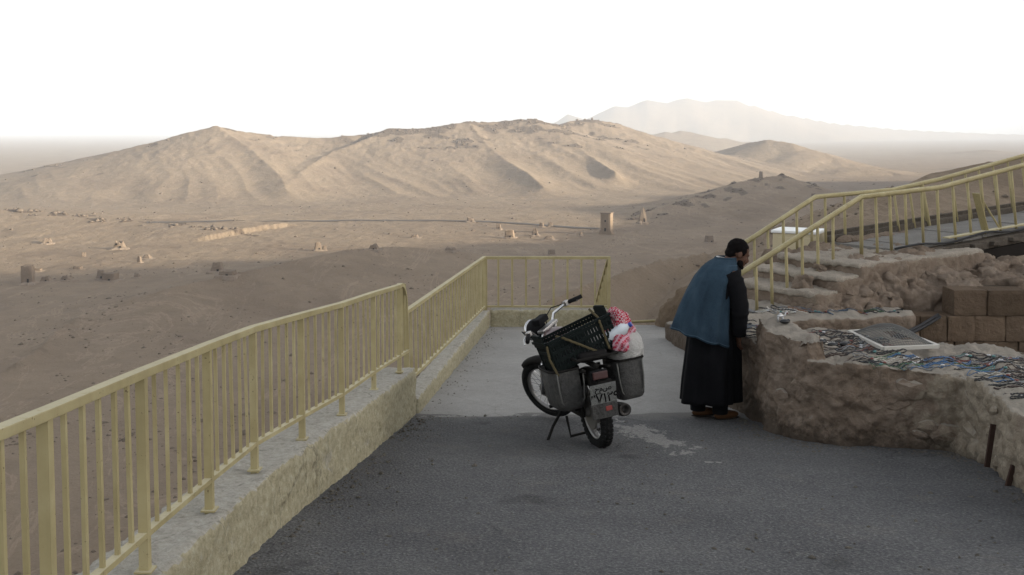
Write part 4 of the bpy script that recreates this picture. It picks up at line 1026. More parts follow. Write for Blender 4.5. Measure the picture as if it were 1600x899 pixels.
# ================================================================== MOTORBIKE WITH ITS LOAD
M_TYRE = make_stone('tyre_rubber', (.012, .012, .012), (.02, .02, .02), (.038, .036, .034), 0, 3, False)
M_CHROME = mat('worn_chrome', (.55, .55, .55), .22, 1.0); M_STEEL = mat('dull_steel', (.30, .29, .28), .45, .9)
M_DARK = mat('greasy_black_metal', (.014, .013, .012), .72, 0); M_ALLOY = mat('dusty_alloy', (.07, .066, .062), .7, .2)
M_DRUM = mat('dusty_pale_hub', (.15, .143, .13), .75); M_BLK = mat('black_plastic', (.009, .009, .01), .72)
M_SHEET = make_stone('scuffed_grey_sheet', (0.0443, 0.0428, 0.0403), (0.0806, 0.079, 0.0758), (0.137, 0.133, 0.125), 0, 4, False)
M_TANK = mat('dark_tank_paint', (.05, .012, .012), .35); M_SEAT = mat('cracked_seat_vinyl', (.012, .011, .011), .75)
M_REDLENS = mat('dull_red_lens', (.20, .03, .025), .35); M_PLATE = make_stone('grimy_plate', (.13, .135, .13), (.21, .215, .205), (.30, .30, .29), 0, 12, False)
M_INK = mat('black_ink', (.01, .01, .01), .7)

bike = empty('motorbike'); tag(bike, 'dusty old motorbike with panniers, leaning on its side stand on the asphalt', 'motorbike')
BX, BY = .685, 7.86
LEAN, HEAD = R(-8), R(90 + 15)
BM = Matrix.Translation((BX, BY, -1.6 - .109 * BY + .012)) @ Matrix.Rotation(HEAD, 4, 'Z') @ Matrix.Rotation(R(5.6), 4, 'Y') @ Matrix.Rotation(LEAN, 4, 'X')
bike.matrix_world = BM
WR, WB = .285, 1.22
HDP = Vector((.90, 0, .84)); FAX = Vector((WB, 0, WR)); SAX = (HDP - FAX).normalized()
STEER = Matrix.Translation(HDP) @ Matrix.Rotation(R(36), 4, SAX) @ Matrix.Translation(-HDP)
def bp(mb, name, m, parent=bike, smooth=False, bevel=0.0, steer=False):
    if steer: mb.v = [STEER @ v for v in mb.v]
    return mb.build(name, m, parent, smooth, bevel)
def tyre_prof(ro, ri, wd):
    return [(ri, -wd * .36), (ri + (ro - ri) * .45, -wd * .5), (ro - .012, -wd * .42), (ro, -wd * .2), (ro, wd * .2), (ro - .012, wd * .42), (ri + (ro - ri) * .45, wd * .5), (ri, wd * .36)]
def wheel(name, c, wd, steer, drum, knobs=True):
    t = MB().lathe(tyre_prof(WR, .215, wd), c, 'Y', 48, True)
    for k in range(44 if knobs else 0):                                            # tread blocks
        a = 2 * math.pi * k / 44
        for s_ in (-1, 0, 1):
            an = a + (.07 if s_ == 0 else 0); rot = Matrix.Rotation(-an, 3, 'Y')
            t.box(Vector(c) + rot @ Vector((WR - .001 - .006 * abs(s_), s_ * wd * .33, 0)), (.014, wd * .24, .024), rot)
    w_ = bp(t, name, M_TYRE, bike, True, 0, steer)
    bp(MB().lathe([(.218, -wd * .34), (.205, -wd * .3), (.2, 0), (.205, wd * .3), (.218, wd * .34), (.212, wd * .2), (.209, 0), (.212, -wd * .2)], c, 'Y', 40, True), 'rim', M_STEEL, w_, True, 0, steer)
    bp(MB().lathe([(.0, -.075), (.03, -.075), (.032, -.05), (drum, -.045), (drum, .035), (.035, .045), (.03, .08), (0, .08)], c, 'Y', 24), 'hub', M_DRUM, w_, False, 0, steer)
    sp = MB()
    for k in range(32):
        a = 2 * math.pi * k / 32; b = a + (.35 if k % 2 else -.35); y = .03 if k % 4 < 2 else -.035
        sp.tube([Vector(c) + Vector((math.cos(b) * drum * .9, y, math.sin(b) * drum * .9)), Vector(c) + Vector((math.cos(a) * .206, 0, math.sin(a) * .206))], .0022, 4, False)
    bp(sp, 'spoke_set', M_CHROME, w_, False, 0, steer)
    return w_
wheel('rear_wheel', (0, 0, WR), .092, False, .10); wheel('front_wheel', FAX, .07, True, .075, False)
# dust shield that makes the rear hub look like a pale disc
bp(MB().lathe([(.0, .050), (.135, .046), (.14, .03), (.0, .03)], (0, 0, WR), 'Y', 28), 'brake_plate', M_DRUM)
for s_ in (-1, 1):
    off = Vector((0, .085 * s_, 0)); f_ = MB().tube([FAX + off, FAX + off + SAX * .33], .022, 10).tube([FAX + off + SAX * .33, FAX + off + SAX * .68], .017, 10)
    bp(f_, 'fork_leg', M_CHROME if s_ > 0 else M_STEEL, bike, True, 0, True)
    bp(MB().tube([Vector((0, .10 * s_, WR)), Vector((.42, .09 * s_, .36))], .018, 8), 'swingarm', M_DARK, bike, True)
    bp(MB().tube([Vector((.02, .125 * s_, WR + .02)), Vector((.13, .125 * s_, .62))], .026, 10), 'shock_absorber', M_DARK, bike, True)
    bp(MB().tube([(.44, .12 * s_, .30), (.45, .23 * s_, .29)], .014, 8), 'footrest', M_BLK)
def fender(c, r, wd, a0, a1, steer, name, m):
    mb = MB(); n = 16; vs = []; fs = []
    for i in range(n + 1):
        a = R(a0 + (a1 - a0) * i / n)
        for y, dr in ((-wd / 2, -.035), (-wd / 2.4, 0), (0, .012), (wd / 2.4, 0), (wd / 2, -.035)):
            vs.append(Vector(c) + Vector((math.cos(a) * (r + dr), y, math.sin(a) * (r + dr))))
    for i in range(n):
        for k in range(4): fs.append((i * 5 + k, i * 5 + k + 1, i * 5 + k + 6, i * 5 + k + 5))
    o = bp(mb.add(vs, fs), name, m, bike, True, 0, steer); so = o.modifiers.new('s', 'SOLIDIFY'); so.thickness = .004; return o
fender((0, 0, WR), .335, .15, 35, 178, False, 'rear_mudguard', M_DARK); fender(tuple(FAX), .312, .10, 60, 165, True, 'front_mudguard', M_DARK)
fr = MB().tube([HDP, (.62, 0, .70), (.25, 0, .69), (-.22, 0, .66)], .022, 8).tube([HDP - SAX * .12, (.72, 0, .36), (.45, 0, .24), (.36, 0, .4), (.3, 0, .68)], .020, 8)
for s_ in (-1, 1): fr.tube([(.36, .09 * s_, .36), (.1, .11 * s_, .60), (-.22, .10 * s_, .64)], .014, 8)
bp(fr, 'frame', M_DARK, bike, True)
eng = bp(MB().box((.50, 0, .34), (.30, .22, .20)).lathe([(0, -.13), (.085, -.13), (.085, .13), (0, .13)], (.47, 0, .34), 'Y', 20), 'engine', M_ALLOY, bike, False, .006)
fin = MB()
for k in range(7): fin.box((.57 + .012 * k, 0, .455 + .026 * k), (.15, .16, .012), Matrix.Rotation(R(20), 3, 'Y'))
bp(fin.tube([(.56, 0, .42), (.65, 0, .64)], .052, 12), 'cylinder_fins', M_ALLOY, eng)
bp(MB().ell((.66, 0, .77), (.25, .125, .115)), 'fuel_tank', M_TANK, bike, True)
bp(MB().box((.10, 0, .735), (.64, .23, .075)), 'seat', M_SEAT, bike, True, .03)
bp(MB().tube([(.63, -.05, .5), (.70, -.12, .38), (.62, -.15, .24), (.40, -.155, .22)], .019, 10), 'exhaust_pipe', M_STEEL, bike, True)
mf = bp(MB().tube([(.40, -.155, .22), (.33, -.16, .235), (.30, -.165, .24), (-.22, -.15, .30), (-.29, -.15, .308)], [.02, .03, .05, .053, .047], 16, False).lathe([(.047, 0), (.030, .004), (.028, -.05), (0, -.05)], (0, 0, 0), 'X', 16), 'muffler', mat('sooty_muffler', (.05, .045, .042), .5, .5), bike, True)
k0 = len(mf.data.vertices) - 64
for v in list(mf.data.vertices)[k0:]: v.co = Vector((-v.co.x - .287, v.co.y - .15, v.co.z + .308))
bp(MB().tube([(.42, .13, .26), (.40, .24, .14), (.33, .345, .015)], .012, 8).box((.32, .36, .012), (.07, .05, .012)), 'side_stand', M_DARK)
bp(MB().tube([(.38, .12, .2), (.28, .14, .06), (.30, -.14, .06), (.38, -.12, .2)], .012, 8), 'centre_stand', M_DARK)
bp(MB().box((.2, .105, .3), (.5, .03, .085)), 'chain_case', M_DARK, bike, False, .012)
# tail: lamp, plate, flap
tl = bp(MB().box((-.33, .03, .615), (.06, .13, .07)), 'tail_lamp', M_BLK, bike, False, .01); bp(MB().box((-.366, .03, .617), (.02, .115, .055)), 'lens', mat('dark_grimy_lens', (.045, .014, .013), .4), tl, False, .006)
tilt = Matrix.Rotation(R(-14), 3, 'Y')
pl = bp(MB().box((-.372, .03, .475), (.006, .205, .17), tilt), 'number_plate', M_PLATE, bike, False, .002)
bp(MB().box((-.355, .03, .352), (.008, .20, .115), Matrix.Rotation(R(-8), 3, 'Y')), 'mud_flap', M_SHEET, bike, False, .003)
bp(MB().box((-.362, .0, .365), (.008, .05, .035)), 'reflector', M_REDLENS, bike, False, .003)
bp(MB().box((-.20, 0, .55), (.32, .11, .04)), 'tail_bracket', M_DARK)
def plate_text(body, z, size, name):
    cu = bpy.data.curves.new(name, 'FONT'); cu.body = body; cu.size = size; cu.align_x = 'CENTER'; cu.align_y = 'CENTER'; cu.extrude = .0006; cu.offset = .0012
    o = bpy.data.objects.new(name, cu); COL.objects.link(o)
    me = bpy.data.meshes.new_from_object(o.evaluated_get(bpy.context.evaluated_depsgraph_get())); bpy.data.objects.remove(o)
    me.materials.append(M_INK); t = link(name, me, pl)
    # text plane: right = -y (seen from behind), up = z
    t.matrix_local = Matrix.Translation(Vector((-.372, .03, .475)) + tilt @ Vector((-.0045, 0, z))) @ (tilt @ Matrix(((0, 0, -1), (-1, 0, 0), (0, 1, 0)))).to_4x4()
plate_text('\u0663\u0667\u0661\u0662\u0669', -.03, .105, 'plate_digits'); plate_text('\u062d\u0645\u0635', .05, .055, 'plate_script')
# panniers: open sheet boxes with rounded foot
M_SEAMG = mat('worn_sheet_edge', (.12, .118, .11), .75)
def pannier(s_, dz, y0):
    n = 18; sec = []
    for i in range(n):
        a = 2 * math.pi * i / n; c, q = math.cos(a), math.sin(a)
        sx = (abs(c) ** 7 + abs(q) ** 7) ** (-1 / 7); sec.append((c * sx, q * sx))
    mb = MB(); vs = []; lev = [(.42, .72), (.432, .86), (.46, .96), (.52, .99), (.62, 1.0), (.735, 1.03)]
    for z, k in lev:
        for u, v in sec: vs.append((.04 + u * .20 * k, y0 * s_ + v * .115 * k + (.02 * s_ * (z - .42) / .3), z + dz))
    fs = [tuple(range(n - 1, -1, -1))] + [(L * n + k, L * n + (k + 1) % n, (L + 1) * n + (k + 1) % n, (L + 1) * n + k) for L in range(len(lev) - 1) for k in range(n)]
    o = bp(mb.add(vs, fs), 'pannier', M_SHEET, bike, True); so = o.modifiers.new('s', 'SOLIDIFY'); so.thickness = .008
    rim_ = [(.04 + u * .208, y0 * s_ + v * .1196 + .02 * s_ * .315 / .3, .735 + dz) for u, v in sec]; bp(MB().tube(rim_ + [rim_[0]], .009, 6), 'rim_bead', M_DARK, o, True)
    back = [(.04 - .2 * k - .006, y0 * s_ + yy_ * .10 * k, z + dz) for z, k, yy_ in ((.72, 1.03, -1), (.6, 1, -1), (.5, .95, -.95), (.44, .8, -.6), (.43, .78, .6), (.5, .95, .95), (.6, 1, 1), (.72, 1.03, 1))]
    bp(MB().tube(back, .006, 6), 'seam', M_SEAMG, o, True)
pannier(1, -.07, .20); pannier(-1, -.085, .285)
bp(MB().tube([(.35, .16, .74), (-.28, .16, .74), (-.28, -.16, .74), (.35, -.16, .74)], .011, 8).tube([(-.05, .3, .72), (-.05, -.3, .72)], .011, 8).tube([(.12, .3, .72), (.12, -.3, .72)], .011, 8), 'luggage_rack', M_DARK)
# handlebar group
U = Vector((0, 0, 1)); hb0 = HDP + SAX * -.075
hbp = [hb0 + Vector((-.16, -.40, .16)), hb0 + Vector((-.08, -.28, .17)), hb0 + Vector((.0, -.17, .14)), hb0 + Vector((.03, -.09, .03)), hb0 + Vector((.03, 0, .01)), hb0 + Vector((.03, .09, .03)), hb0 + Vector((.0, .17, .14)), hb0 + Vector((-.08, .28, .17)), hb0 + Vector((-.16, .40, .16))]
hbar = bp(MB().tube(hbp, .0125, 10), 'handlebar', M_CHROME, bike, True, 0, True)
for a, b in ((0, 1), (8, 7)):
    bp(MB().tube([hbp[a] + (hbp[a] - hbp[b]) * .06, hbp[b] + (hbp[a] - hbp[b]) * .1], .018, 10), 'grip', M_BLK, hbar, True, 0, True)
    d_ = (hbp[b] - hbp[a]).normalized(); bp(MB().tube([hbp[b] + Vector((.03, 0, -.005)), hbp[b] - d_ * .06 + Vector((.06, 0, -.02)), hbp[a] + Vector((.05, 0, -.03))], .006, 6), 'lever', M_CHROME, hbar, True, 0, True)
    bp(MB().box(hbp[b], (.04, .05, .045)), 'switch_block', M_STEEL, hbar, False, .008, True)
hl = bp(MB().ell(HDP + Vector((.14, 0, .02)), (.09, .095, .095)), 'headlamp', M_BLK, bike, True, 0, True)
bp(MB().lathe([(0, 0), (.088, 0), (.092, .012), (.085, .02), (0, .028)], HDP + Vector((.19, 0, .02)), 'X', 20), 'glass', M_CHROME, hl, True, 0, True)
bp(MB().box(HDP + Vector((.05, 0, .10)), (.09, .13, .06)), 'instrument', M_BLK, bike, False, .015, True)
bp(MB().box(HDP + Vector((.0, 0, .03)), (.07, .22, .03)), 'fork_yoke', M_STEEL, bike, False, .008, True)
for i, (a, b) in enumerate(((hbp[1], HDP + Vector((.08, -.03, -.12))), (hbp[7], HDP + Vector((.08, .03, -.12))))):
    m_ = (a + b) / 2 + Vector((.12, 0, .06)); bp(MB().tube([a, (a + m_) / 2 + Vector((.04, 0, .03)), m_, b], .005, 6), 'cable', M_BLK, hbar, True, 0, True)

# ---- the load: separate things resting on the bike
def place(o, extra=Matrix.Identity(4)): o.matrix_world = BM @ extra
M_CRATE = mat('dark_green_plastic', (.007, .010, .0095), .78)
cr = tag(empty('plastic_crate'), 'dark green slotted plastic crate roped across the back of the motorbike', 'crate')
place(cr, Matrix.Translation((.03, .045, .825)) @ Matrix.Rotation(R(-14), 4, 'X') @ Matrix.Rotation(R(4), 4, 'Y'))
LX, LY, LZ = .36, .52, .235                                        # crate: lies across the bike
def cpanel(axis, s_):
    mb = MB(); L = LY if axis == 'x' else LX; T = (LX if axis == 'x' else LY) / 2 * s_
    def bx(u, z, wu, wz, th=.008, o_=0.0):
        fl_ = 1 + .10 * (z / LZ)                                    # walls flare a little
        c = (T * fl_ + o_ * s_, u * fl_, z) if axis == 'x' else (u * fl_, T * fl_ + o_ * s_, z)
        mb.box(c, (th, wu, wz) if axis == 'x' else (wu, th, wz))
    for z in (-.095, -.035, .03, .09): bx(0, z, L * (1 + .0 * z), .022, .014, .003)
    nsl = int(L / .026)
    for i in range(nsl + 1):
        u = -L / 2 + L * i / nsl
        wide = i % 9 == 0 or i in (0, nsl)
        bx(u, 0, .024 if wide else .0165, LZ, .010)
    bx(0, LZ / 2, L + .02, .02, .022, .004)
    if axis == 'y':
        bx(0, LZ / 2 + .03, L * .75, .05, .012); bx(0, LZ / 2 + .06, L * .6, .018, .02)
    bx(0, -LZ / 2 + .01, L, .03, .012)
    mb.build('side_panel', M_CRATE, cr)
for ax in 'xy':
    for s_ in (-1, 1): cpanel(ax, s_)
fm = MB().box((0, 0, -LZ / 2), (LX * .96, LY * .96, .012))
fm.build('base_panel', M_CRATE, cr)
M_ROPE = mat('hemp_rope', (.085, .07, .04), .9)
def rope(pts, label):
    pts = [Vector(p) for p in pts]; fine = []
    for a, b in zip(pts, pts[1:]): fine += [a + (b - a) * (i / 14) for i in range(14)]
    fine.append(pts[-1]); mb = MB()
    for ph in (0, 2.1, 4.2):
        hel = []
        for i, p in enumerate(fine):
            a = i * .9 + ph; hel.append(p + Vector((0, math.cos(a) * .005, math.sin(a) * .005)))
        mb.tube(hel, .0058, 5)
    o = mb.build('rope', M_ROPE, None, True); place(o, Matrix.Translation((.03, .045, .825)) @ Matrix.Rotation(R(-14), 4, 'X') @ Matrix.Rotation(R(4), 4, 'Y')); tag(o, label, 'rope', 'ropes round the crate')
rope([(-.12, .16, .128), (-.215, .14, .11), (-.212, -.06, -.09), (-.19, -.09, -.14)], 'rope slanting across the back of the crate')
rope([(.0, -.20, .19), (-.17, -.19, .125), (-.212, -.175, .10), (-.2, -.165, -.12)], 'rope running upright over the right end of the crate')
rope([(-.2, .28, .10), (-.205, .30, 0), (-.19, .285, -.13), (-.1, .24, -.15)], 'frayed rope at the left end of the crate')
# white jerrycan / sack in the right pannier
sk = MB().ell((.02, -.325, .72), (.205, .155, .175)).ell((.05, -.30, .60), (.18, .115, .16))
so_ = link('white_sack', rough_mesh(sk, .014, [(.25, .012), (.06, .004)], 3, 3)); so_.data.materials.append(make_stone('dusty_white_sack', (.30, .29, .27), (.46, .45, .43), (.58, .57, .55), 0, 3, False)); place(so_)
tag(so_, 'rounded dusty white sack bulging out of the right pannier', 'sack')
# chequered head scarf
def make_scarf():
    m = mat('red_check_cotton', rough=.9); N = NT(m); p = N.coord()
    chk = N.n('ShaderNodeTexChecker'); N.link(N.mapping(p, (1, 1, 1)), chk.inputs['Vector']); chk.inputs['Scale'].default_value = 62
    c = N.mix(chk.outputs['Fac'], (.40, .30, .31), (.33, .012, .035))
    wv = N.n('ShaderNodeTexWave', wave_type='BANDS', bands_direction='DIAGONAL'); N.link(N.mapping(p, (1, 1, 1.2)), wv.inputs['Vector']); wv.inputs['Scale'].default_value = 9; wv.inputs['Distortion'].default_value = 3
    st_ = N.ramp(wv.outputs['Fac'], [(.72, (0, 0, 0)), (.8, (1, 1, 1))])
    sx = N.n('ShaderNodeSeparateXYZ'); N.link(p, sx.inputs[0]); low = N.ramp(N.math('ADD', sx.outputs['Z'], .0), [(.86, (1, 1, 1)), (.90, (0, 0, 0))])
    c = N.mix(N.math('MULTIPLY', st_, low), c, (.52, .44, .50)); c = N.mix(N.math('MULTIPLY', low, .35), c, (.42, .05, .10))
    N.out(c); return m
kf = MB().ell((-.02, -.30, .945), (.12, .10, .085), Matrix.Rotation(.4, 3, 'X')).ell((-.08, -.27, .88), (.11, .11, .065)).ell((-.135, -.25, .80), (.07, .10, .085), Matrix.Rotation(-.7, 3, 'X')).ell((-.05, -.33, .88), (.11, .07, .08))
ko = link('head_scarf', rough_mesh(kf, .010, [(.09, .03), (.035, .009)], 2, 6)); ko.data.materials.append(make_scarf()); place(ko)
tag(ko, 'red and white chequered head scarf bundled on the white sack', 'scarf')
bt = tag(empty('water_bottle'), 'clear plastic bottle with blue cap between the crate and the scarf', 'bottle'); place(bt, Matrix.Translation((-.15, -.225, .865)) @ Matrix.Rotation(R(62), 4, 'X') @ Matrix.Rotation(R(-30), 4, 'Y'))
M_PET = mat('cloudy_plastic', (.62, .66, .70), .25)
MB().lathe([(0, -.11), (.042, -.11), (.046, -.1), (.044, -.04), (.047, 0), (.044, .04), (.046, .07), (.02, .105), (.016, .12)], n=18).build('body', M_PET, bt, True)
MB().lathe([(.0, .118), (.019, .118), (.019, .14), (0, .142)], n=16).build('cap', mat('blue_cap', (.02, .05, .30), .4), bt)
# ================================================================== THE MAN
def make_cloth(name, lo, mid, hi, rough=.9, fine=260):
    m = mat(name, rough=rough); N = NT(m); p = N.coord()
    n1 = N.noise(N.mapping(p, (1, 1, .45)), 7, 7, .68); n2 = N.noise(N.mapping(p, (1, 1, .25)), fine, 2, .6)
    c = N.ramp(n1, [(.3, lo), (.52, mid), (.72, hi)]); c = N.mix(.35, c, N.ramp(n2, [(.3, lo), (.7, hi)]))
    N.out(c, N.bump(n2, .25, .002)); return m
M_SKIN = mat('brown_skin', (.085, .042, .027), .62); M_HAIR = mat('black_hair', (.005, .004, .004), .95)
M_ROBE = make_cloth('black_robe_cloth', (.004, .004, .005), (.007, .007, .008), (.014, .014, .016))
M_DENIM = make_cloth('blue_denim', (.015, .027, .041), (.025, .046, .068), (.048, .077, .105))
M_LEATHER = mat('tan_leather', (.085, .042, .02), .7)
MX, MY = 1.80, 9.16
man = empty('person', (MX, MY, rz(MX, MY) + .016))
tag(man, 'man in black robe and blue denim vest, head bowed, standing by the stall wall', 'person')
def limb(mb, pts, rs):
    for (a, ra), (b, rb_) in zip(zip(pts, rs), zip(pts[1:], rs[1:])):
        mb.tube([a, b], [ra, rb_], 12)
    for p_, r_ in zip(pts, rs): mb.ell(p_, (r_, r_, r_), None, 12, 8)
FD = Vector((.90, .16, -.42)).normalized()                                   # where he looks
body = MB()
HC = Vector((.225, .0, 1.49))
side_ = FD.cross(Vector((0, 0, 1))).normalized(); upv = side_.cross(FD).normalized()
def hp(f_, s_, u_): return HC + FD * f_ + side_ * s_ + upv * u_
hrot = Matrix((FD, side_, upv)).transposed()
body.ell(hp(-.012, 0, .025), (.098, .077, .092), hrot, 20, 14)               # skull
body.ell(hp(.030, 0, -.045), (.062, .060, .078), hrot, 16, 12)               # face and jaw
body.ell(hp(.060, 0, -.098), (.032, .036, .026), hrot)                       # chin
body.ell(hp(.078, 0, .018), (.022, .05, .013), hrot)                         # brow
body.ell(hp(.102, 0, -.030), (.020, .014, .022), hrot); body.tube([hp(.082, 0, .010), hp(.110, 0, -.034)], [.009, .014], 8)   # nose
body.ell(hp(.086, 0, -.072), (.014, .025, .011), hrot)                       # lips
for s_ in (-1, 1):
    body.ell(hp(.045, .047 * s_, -.030), (.032, .018, .026), hrot)           # cheek
    body.ell(hp(-.012, .079 * s_, -.012), (.019, .010, .033), hrot)          # ear
limb(body, [hp(-.035, 0, -.06), Vector((.135, .0, 1.40)), Vector((.075, .0, 1.31))], [.060, .064, .085])
body.ell((.05, .0, 1.14), (.145, .175, .22)); body.ell((.02, 0, .92), (.145, .17, .17))
SR, ER, WRi = Vector((.145, -.175, 1.315)), Vector((.20, -.20, 1.03)), Vector((.205, -.13, .80))
SL, EL, WL = Vector((.10, .19, 1.315)), Vector((.13, .26, 1.04)), Vector((.17, .22, .80))
for S_, E_, W_ in ((SR, ER, WRi), (SL, EL, WL)): limb(body, [S_, E_, W_], [.048, .042, .030])
def hand(W_, d_, palm_n):
    d_ = d_.normalized(); q = d_.cross(palm_n).normalized(); c = W_ + d_ * .055
    rot = Matrix((q, palm_n.normalized(), d_)).transposed()
    body.ell(c, (.040, .017, .055), rot)
    for i, L in enumerate((.062, .074, .070, .054)):
        b0 = c + d_ * .042 + q * (-.028 + .0185 * i); k1 = b0 + d_ * L * .5 + palm_n * .006; k2 = k1 + d_ * L * .42 + palm_n * .022
        limb(body, [b0, k1, k2], [.0095, .009, .0075])
    t0 = c - d_ * .02 - q * .034; limb(body, [t0, t0 + d_ * .035 - q * .02 + palm_n * .012, t0 + d_ * .062 - q * .016 + palm_n * .026], [.011, .0105, .009])
hand(WRi, Vector((.05, .10, -.95)), Vector((.9, .3, .1)).normalized()); hand(WL, Vector((.05, -.05, -.95)), Vector((.9, -.3, .1)).normalized())
for s_, fx, fy in ((-1, .075, -.06), (1, -.105, .05)):
    limb(body, [Vector((.01 * s_, -.07 * s_, .88)), Vector((fx * .7 + .03, fy * 1.1, .48)), Vector((fx, fy, .09))], [.085, .060, .042])
    body.ell((fx + .05, fy + .02, .045), (.11, .042, .036), Matrix.Rotation(.35, 3, 'Z'))
bo_ = link('body', rough_mesh(body, .0085, [], 2), man); bo_.data.materials.append(M_SKIN)
# hair, beard and moustache
hr = MB().ell(hp(-.026, 0, .040), (.099, .083, .090), hrot, 20, 14).ell(hp(-.065, 0, -.02), (.055, .066, .06), hrot)
for s_ in (-1, 1): hr.ell(hp(.010, .072 * s_, .020), (.028, .012, .035), hrot)
ho_ = link('hair', rough_mesh(hr, .008, [(.03, .006), (.012, .003)], 1), man); ho_.data.materials.append(M_HAIR)
bd = MB().ell(hp(.062, 0, -.104), (.035, .044, .026), hrot).ell(hp(.098, 0, -.056), (.010, .028, .007), hrot)
for s_ in (-1, 1): bd.ell(hp(.030, .052 * s_, -.078), (.036, .014, .034), hrot)
be_ = link('beard', rough_mesh(bd, .007, [(.02, .004)], 1), man); be_.data.materials.append(M_HAIR)
def loft(rings, n, a0=0., a1=360., fold=None):
    vs, fs = [], []; full = abs(a1 - a0) >= 359.9; cols = n if full else n + 1
    for j, (z, cx_, cy_, rx, ry) in enumerate(rings):
        for k in range(cols):
            a = R(a0 + (a1 - a0) * k / n); f_ = fold(a, j / (len(rings) - 1)) if fold else 1
            zz = z(a) if callable(z) else z
            vs.append((cx_ + math.cos(a) * rx * f_, cy_ + math.sin(a) * ry * f_, zz))
    for j in range(len(rings) - 1):
        for k in range(n): fs.append((j * cols + k, j * cols + (k + 1) % cols, (j + 1) * cols + (k + 1) % cols, (j + 1) * cols + k))
    return vs, fs
def interp(rings, m):
    out = []
    for i in range(m):
        t = i / (m - 1) * (len(rings) - 1); k = min(int(t), len(rings) - 2); f_ = t - k
        f_ = f_ * f_ * (3 - 2 * f_) * .4 + f_ * .6
        out.append(tuple(a + (b - a) * f_ for a, b in zip(rings[k], rings[k + 1])))
    return out
def robe_fold(a, t):
    d = (1 - t) ** .6
    return 1 + d * (.12 * math.sin(5 * a + 1.2 + .8 * d) + .05 * math.sin(9 * a + 3 - d) + .03 * math.sin(14 * a)) + .012 * mnoise.noise(Vector((math.cos(a) * 3, math.sin(a) * 3, t * 5)))
rg = interp([(.155, -.02, .0, .262, .20), (.35, -.015, .0, .252, .195), (.62, .0, .0, .235, .19), (.90, .01, .0, .215, .19), (1.10, .03, .0, .195, .205), (1.25, .06, .0, .18, .22), (1.345, .085, .0, .155, .205), (1.40, .11, .0, .105, .125), (1.425, .125, 0, .078, .078)], 44)
v_, f_ = loft(rg, 72, 0, 360, robe_fold)
ro = mesh_obj('robe', v_, f_, M_ROBE, man, True); so = ro.modifiers.new('s', 'SOLIDIFY'); so.thickness = .006
for S_, E_, W_ in ((SR, ER, WRi), (SL, EL, WL)):
    mb = MB(); pts = [S_ + (S_ - E_).normalized() * -.0 + Vector((-.03, .02 if S_.y < 0 else -.02, .015)), S_ + (E_ - S_) * .35, E_, E_ + (W_ - E_) * .5, W_ + (W_ - E_) * .05]
    fine = []; rs = []
    for i in range(25):
        t = i / 24 * 4; k = min(int(t), 3); q = t - k; fine.append(pts[k] + (pts[k + 1] - pts[k]) * q); rr_ = [.092, .088, .078, .072, .066]; rs.append((rr_[k] + (rr_[k + 1] - rr_[k]) * q) * (1 + .05 * math.sin(i * 1.9) + .03 * math.sin(i * 3.7)))
    o = mb.tube(fine, rs, 16, False).build('sleeve', M_ROBE, man, True); so = o.modifiers.new('s', 'SOLIDIFY'); so.thickness = .005
def vest_fold(a, t):
    d = (1 - t) ** .7; w1 = mnoise.noise(Vector((t * 2.2, 1.7, 0))) * .5
    f_ = 1 + d * (.055 * math.sin(4 * a + .6) + .050 * math.sin(9 * a + 2 + 1.6 * t + w1) + .035 * math.sin(13 * a + 3.1 * t) + .03 * max(0, math.sin(17 * a - 2 * t)) ** 2)
    return f_ + .018 * mnoise.fractal(Vector((math.cos(a) * 4, math.sin(a) * 4, t * 7)), 1, 2, 4)
vg = interp([(.74, -.095, -.01, .265, .245), (.85, -.085, -.01, .25, .245), (1.0, -.06, -.005, .228, .24), (1.15, -.02, .0, .205, .238), (1.28, .03, .0, .185, .232), (1.36, .065, .0, .160, .20), (1.41, .09, .0, .125, .145), (1.445, .115, .0, .092, .095)], 40)
vs, fs = [], []; n = 64; A0, A1 = 62, 318
for j, (z, cx_, cy_, rx, ry) in enumerate(vg):
    t = j / (len(vg) - 1)
    for k in range(n + 1):
        a = R(A0 + (A1 - A0) * k / n); f_ = vest_fold(a, t)
        x = cx_ + math.cos(a) * rx * f_; y = cy_ + math.sin(a) * ry * f_
        zz = z + (1 - t) ** 3 * (-.30 * (x + .1)) + (.006 * math.sin(a * 9) * (1 - t))
        vs.append((x, y, zz))
for j in range(len(vg) - 1):
    for k in range(n): fs.append((j * (n + 1) + k, j * (n + 1) + k + 1, (j + 1) * (n + 1) + k + 1, (j + 1) * (n + 1) + k))
ve = mesh_obj('vest', vs, fs, M_DENIM, man, True); so = ve.modifiers.new('s', 'SOLIDIFY'); so.thickness = .010; so.offset = 1
M_SEAM = mat('faded_denim_seam', (.055, .09, .125), .9)
hem = [Vector(vs[k]) + Vector((0, 0, .018)) for k in range(n + 1)]; out_ = [p + Vector((p.x + .09, p.y, 0)).normalized() * .012 for p in hem]
MB().tube(out_, .004, 5).build('hem_seam', M_SEAM, ve, True)
for kk in (30, 47):
    sm = [Vector(vs[j * (n + 1) + kk]) for j in range(len(vg) - 3)]; MB().tube([p + Vector((p.x - .0, p.y, 0)).normalized() * .010 for p in sm], .003, 5).build('back_seam', M_DENIM, ve, True)
jy = int(len(vg) * .80); yk = [Vector(vs[jy * (n + 1) + k]) for k in range(n + 1)]
MB().tube([p + Vector((p.x - .05, p.y, 0)).normalized() * .011 for p in yk], .0035, 5).build('yoke_seam', M_SEAM, ve, True)
ah = [Vector(vs[j * (n + 1) + n]) for j in range(len(vg))]
MB().tube(ah, .009, 6).build('armhole_edge', M_SEAM, ve, True)
cl = [Vector(vs[(len(vg) - 1) * (n + 1) + k]) for k in range(n + 1)]
MB().tube([p + Vector((0, 0, .004)) for p in cl], .014, 8).build('collar', M_DENIM, ve, True)
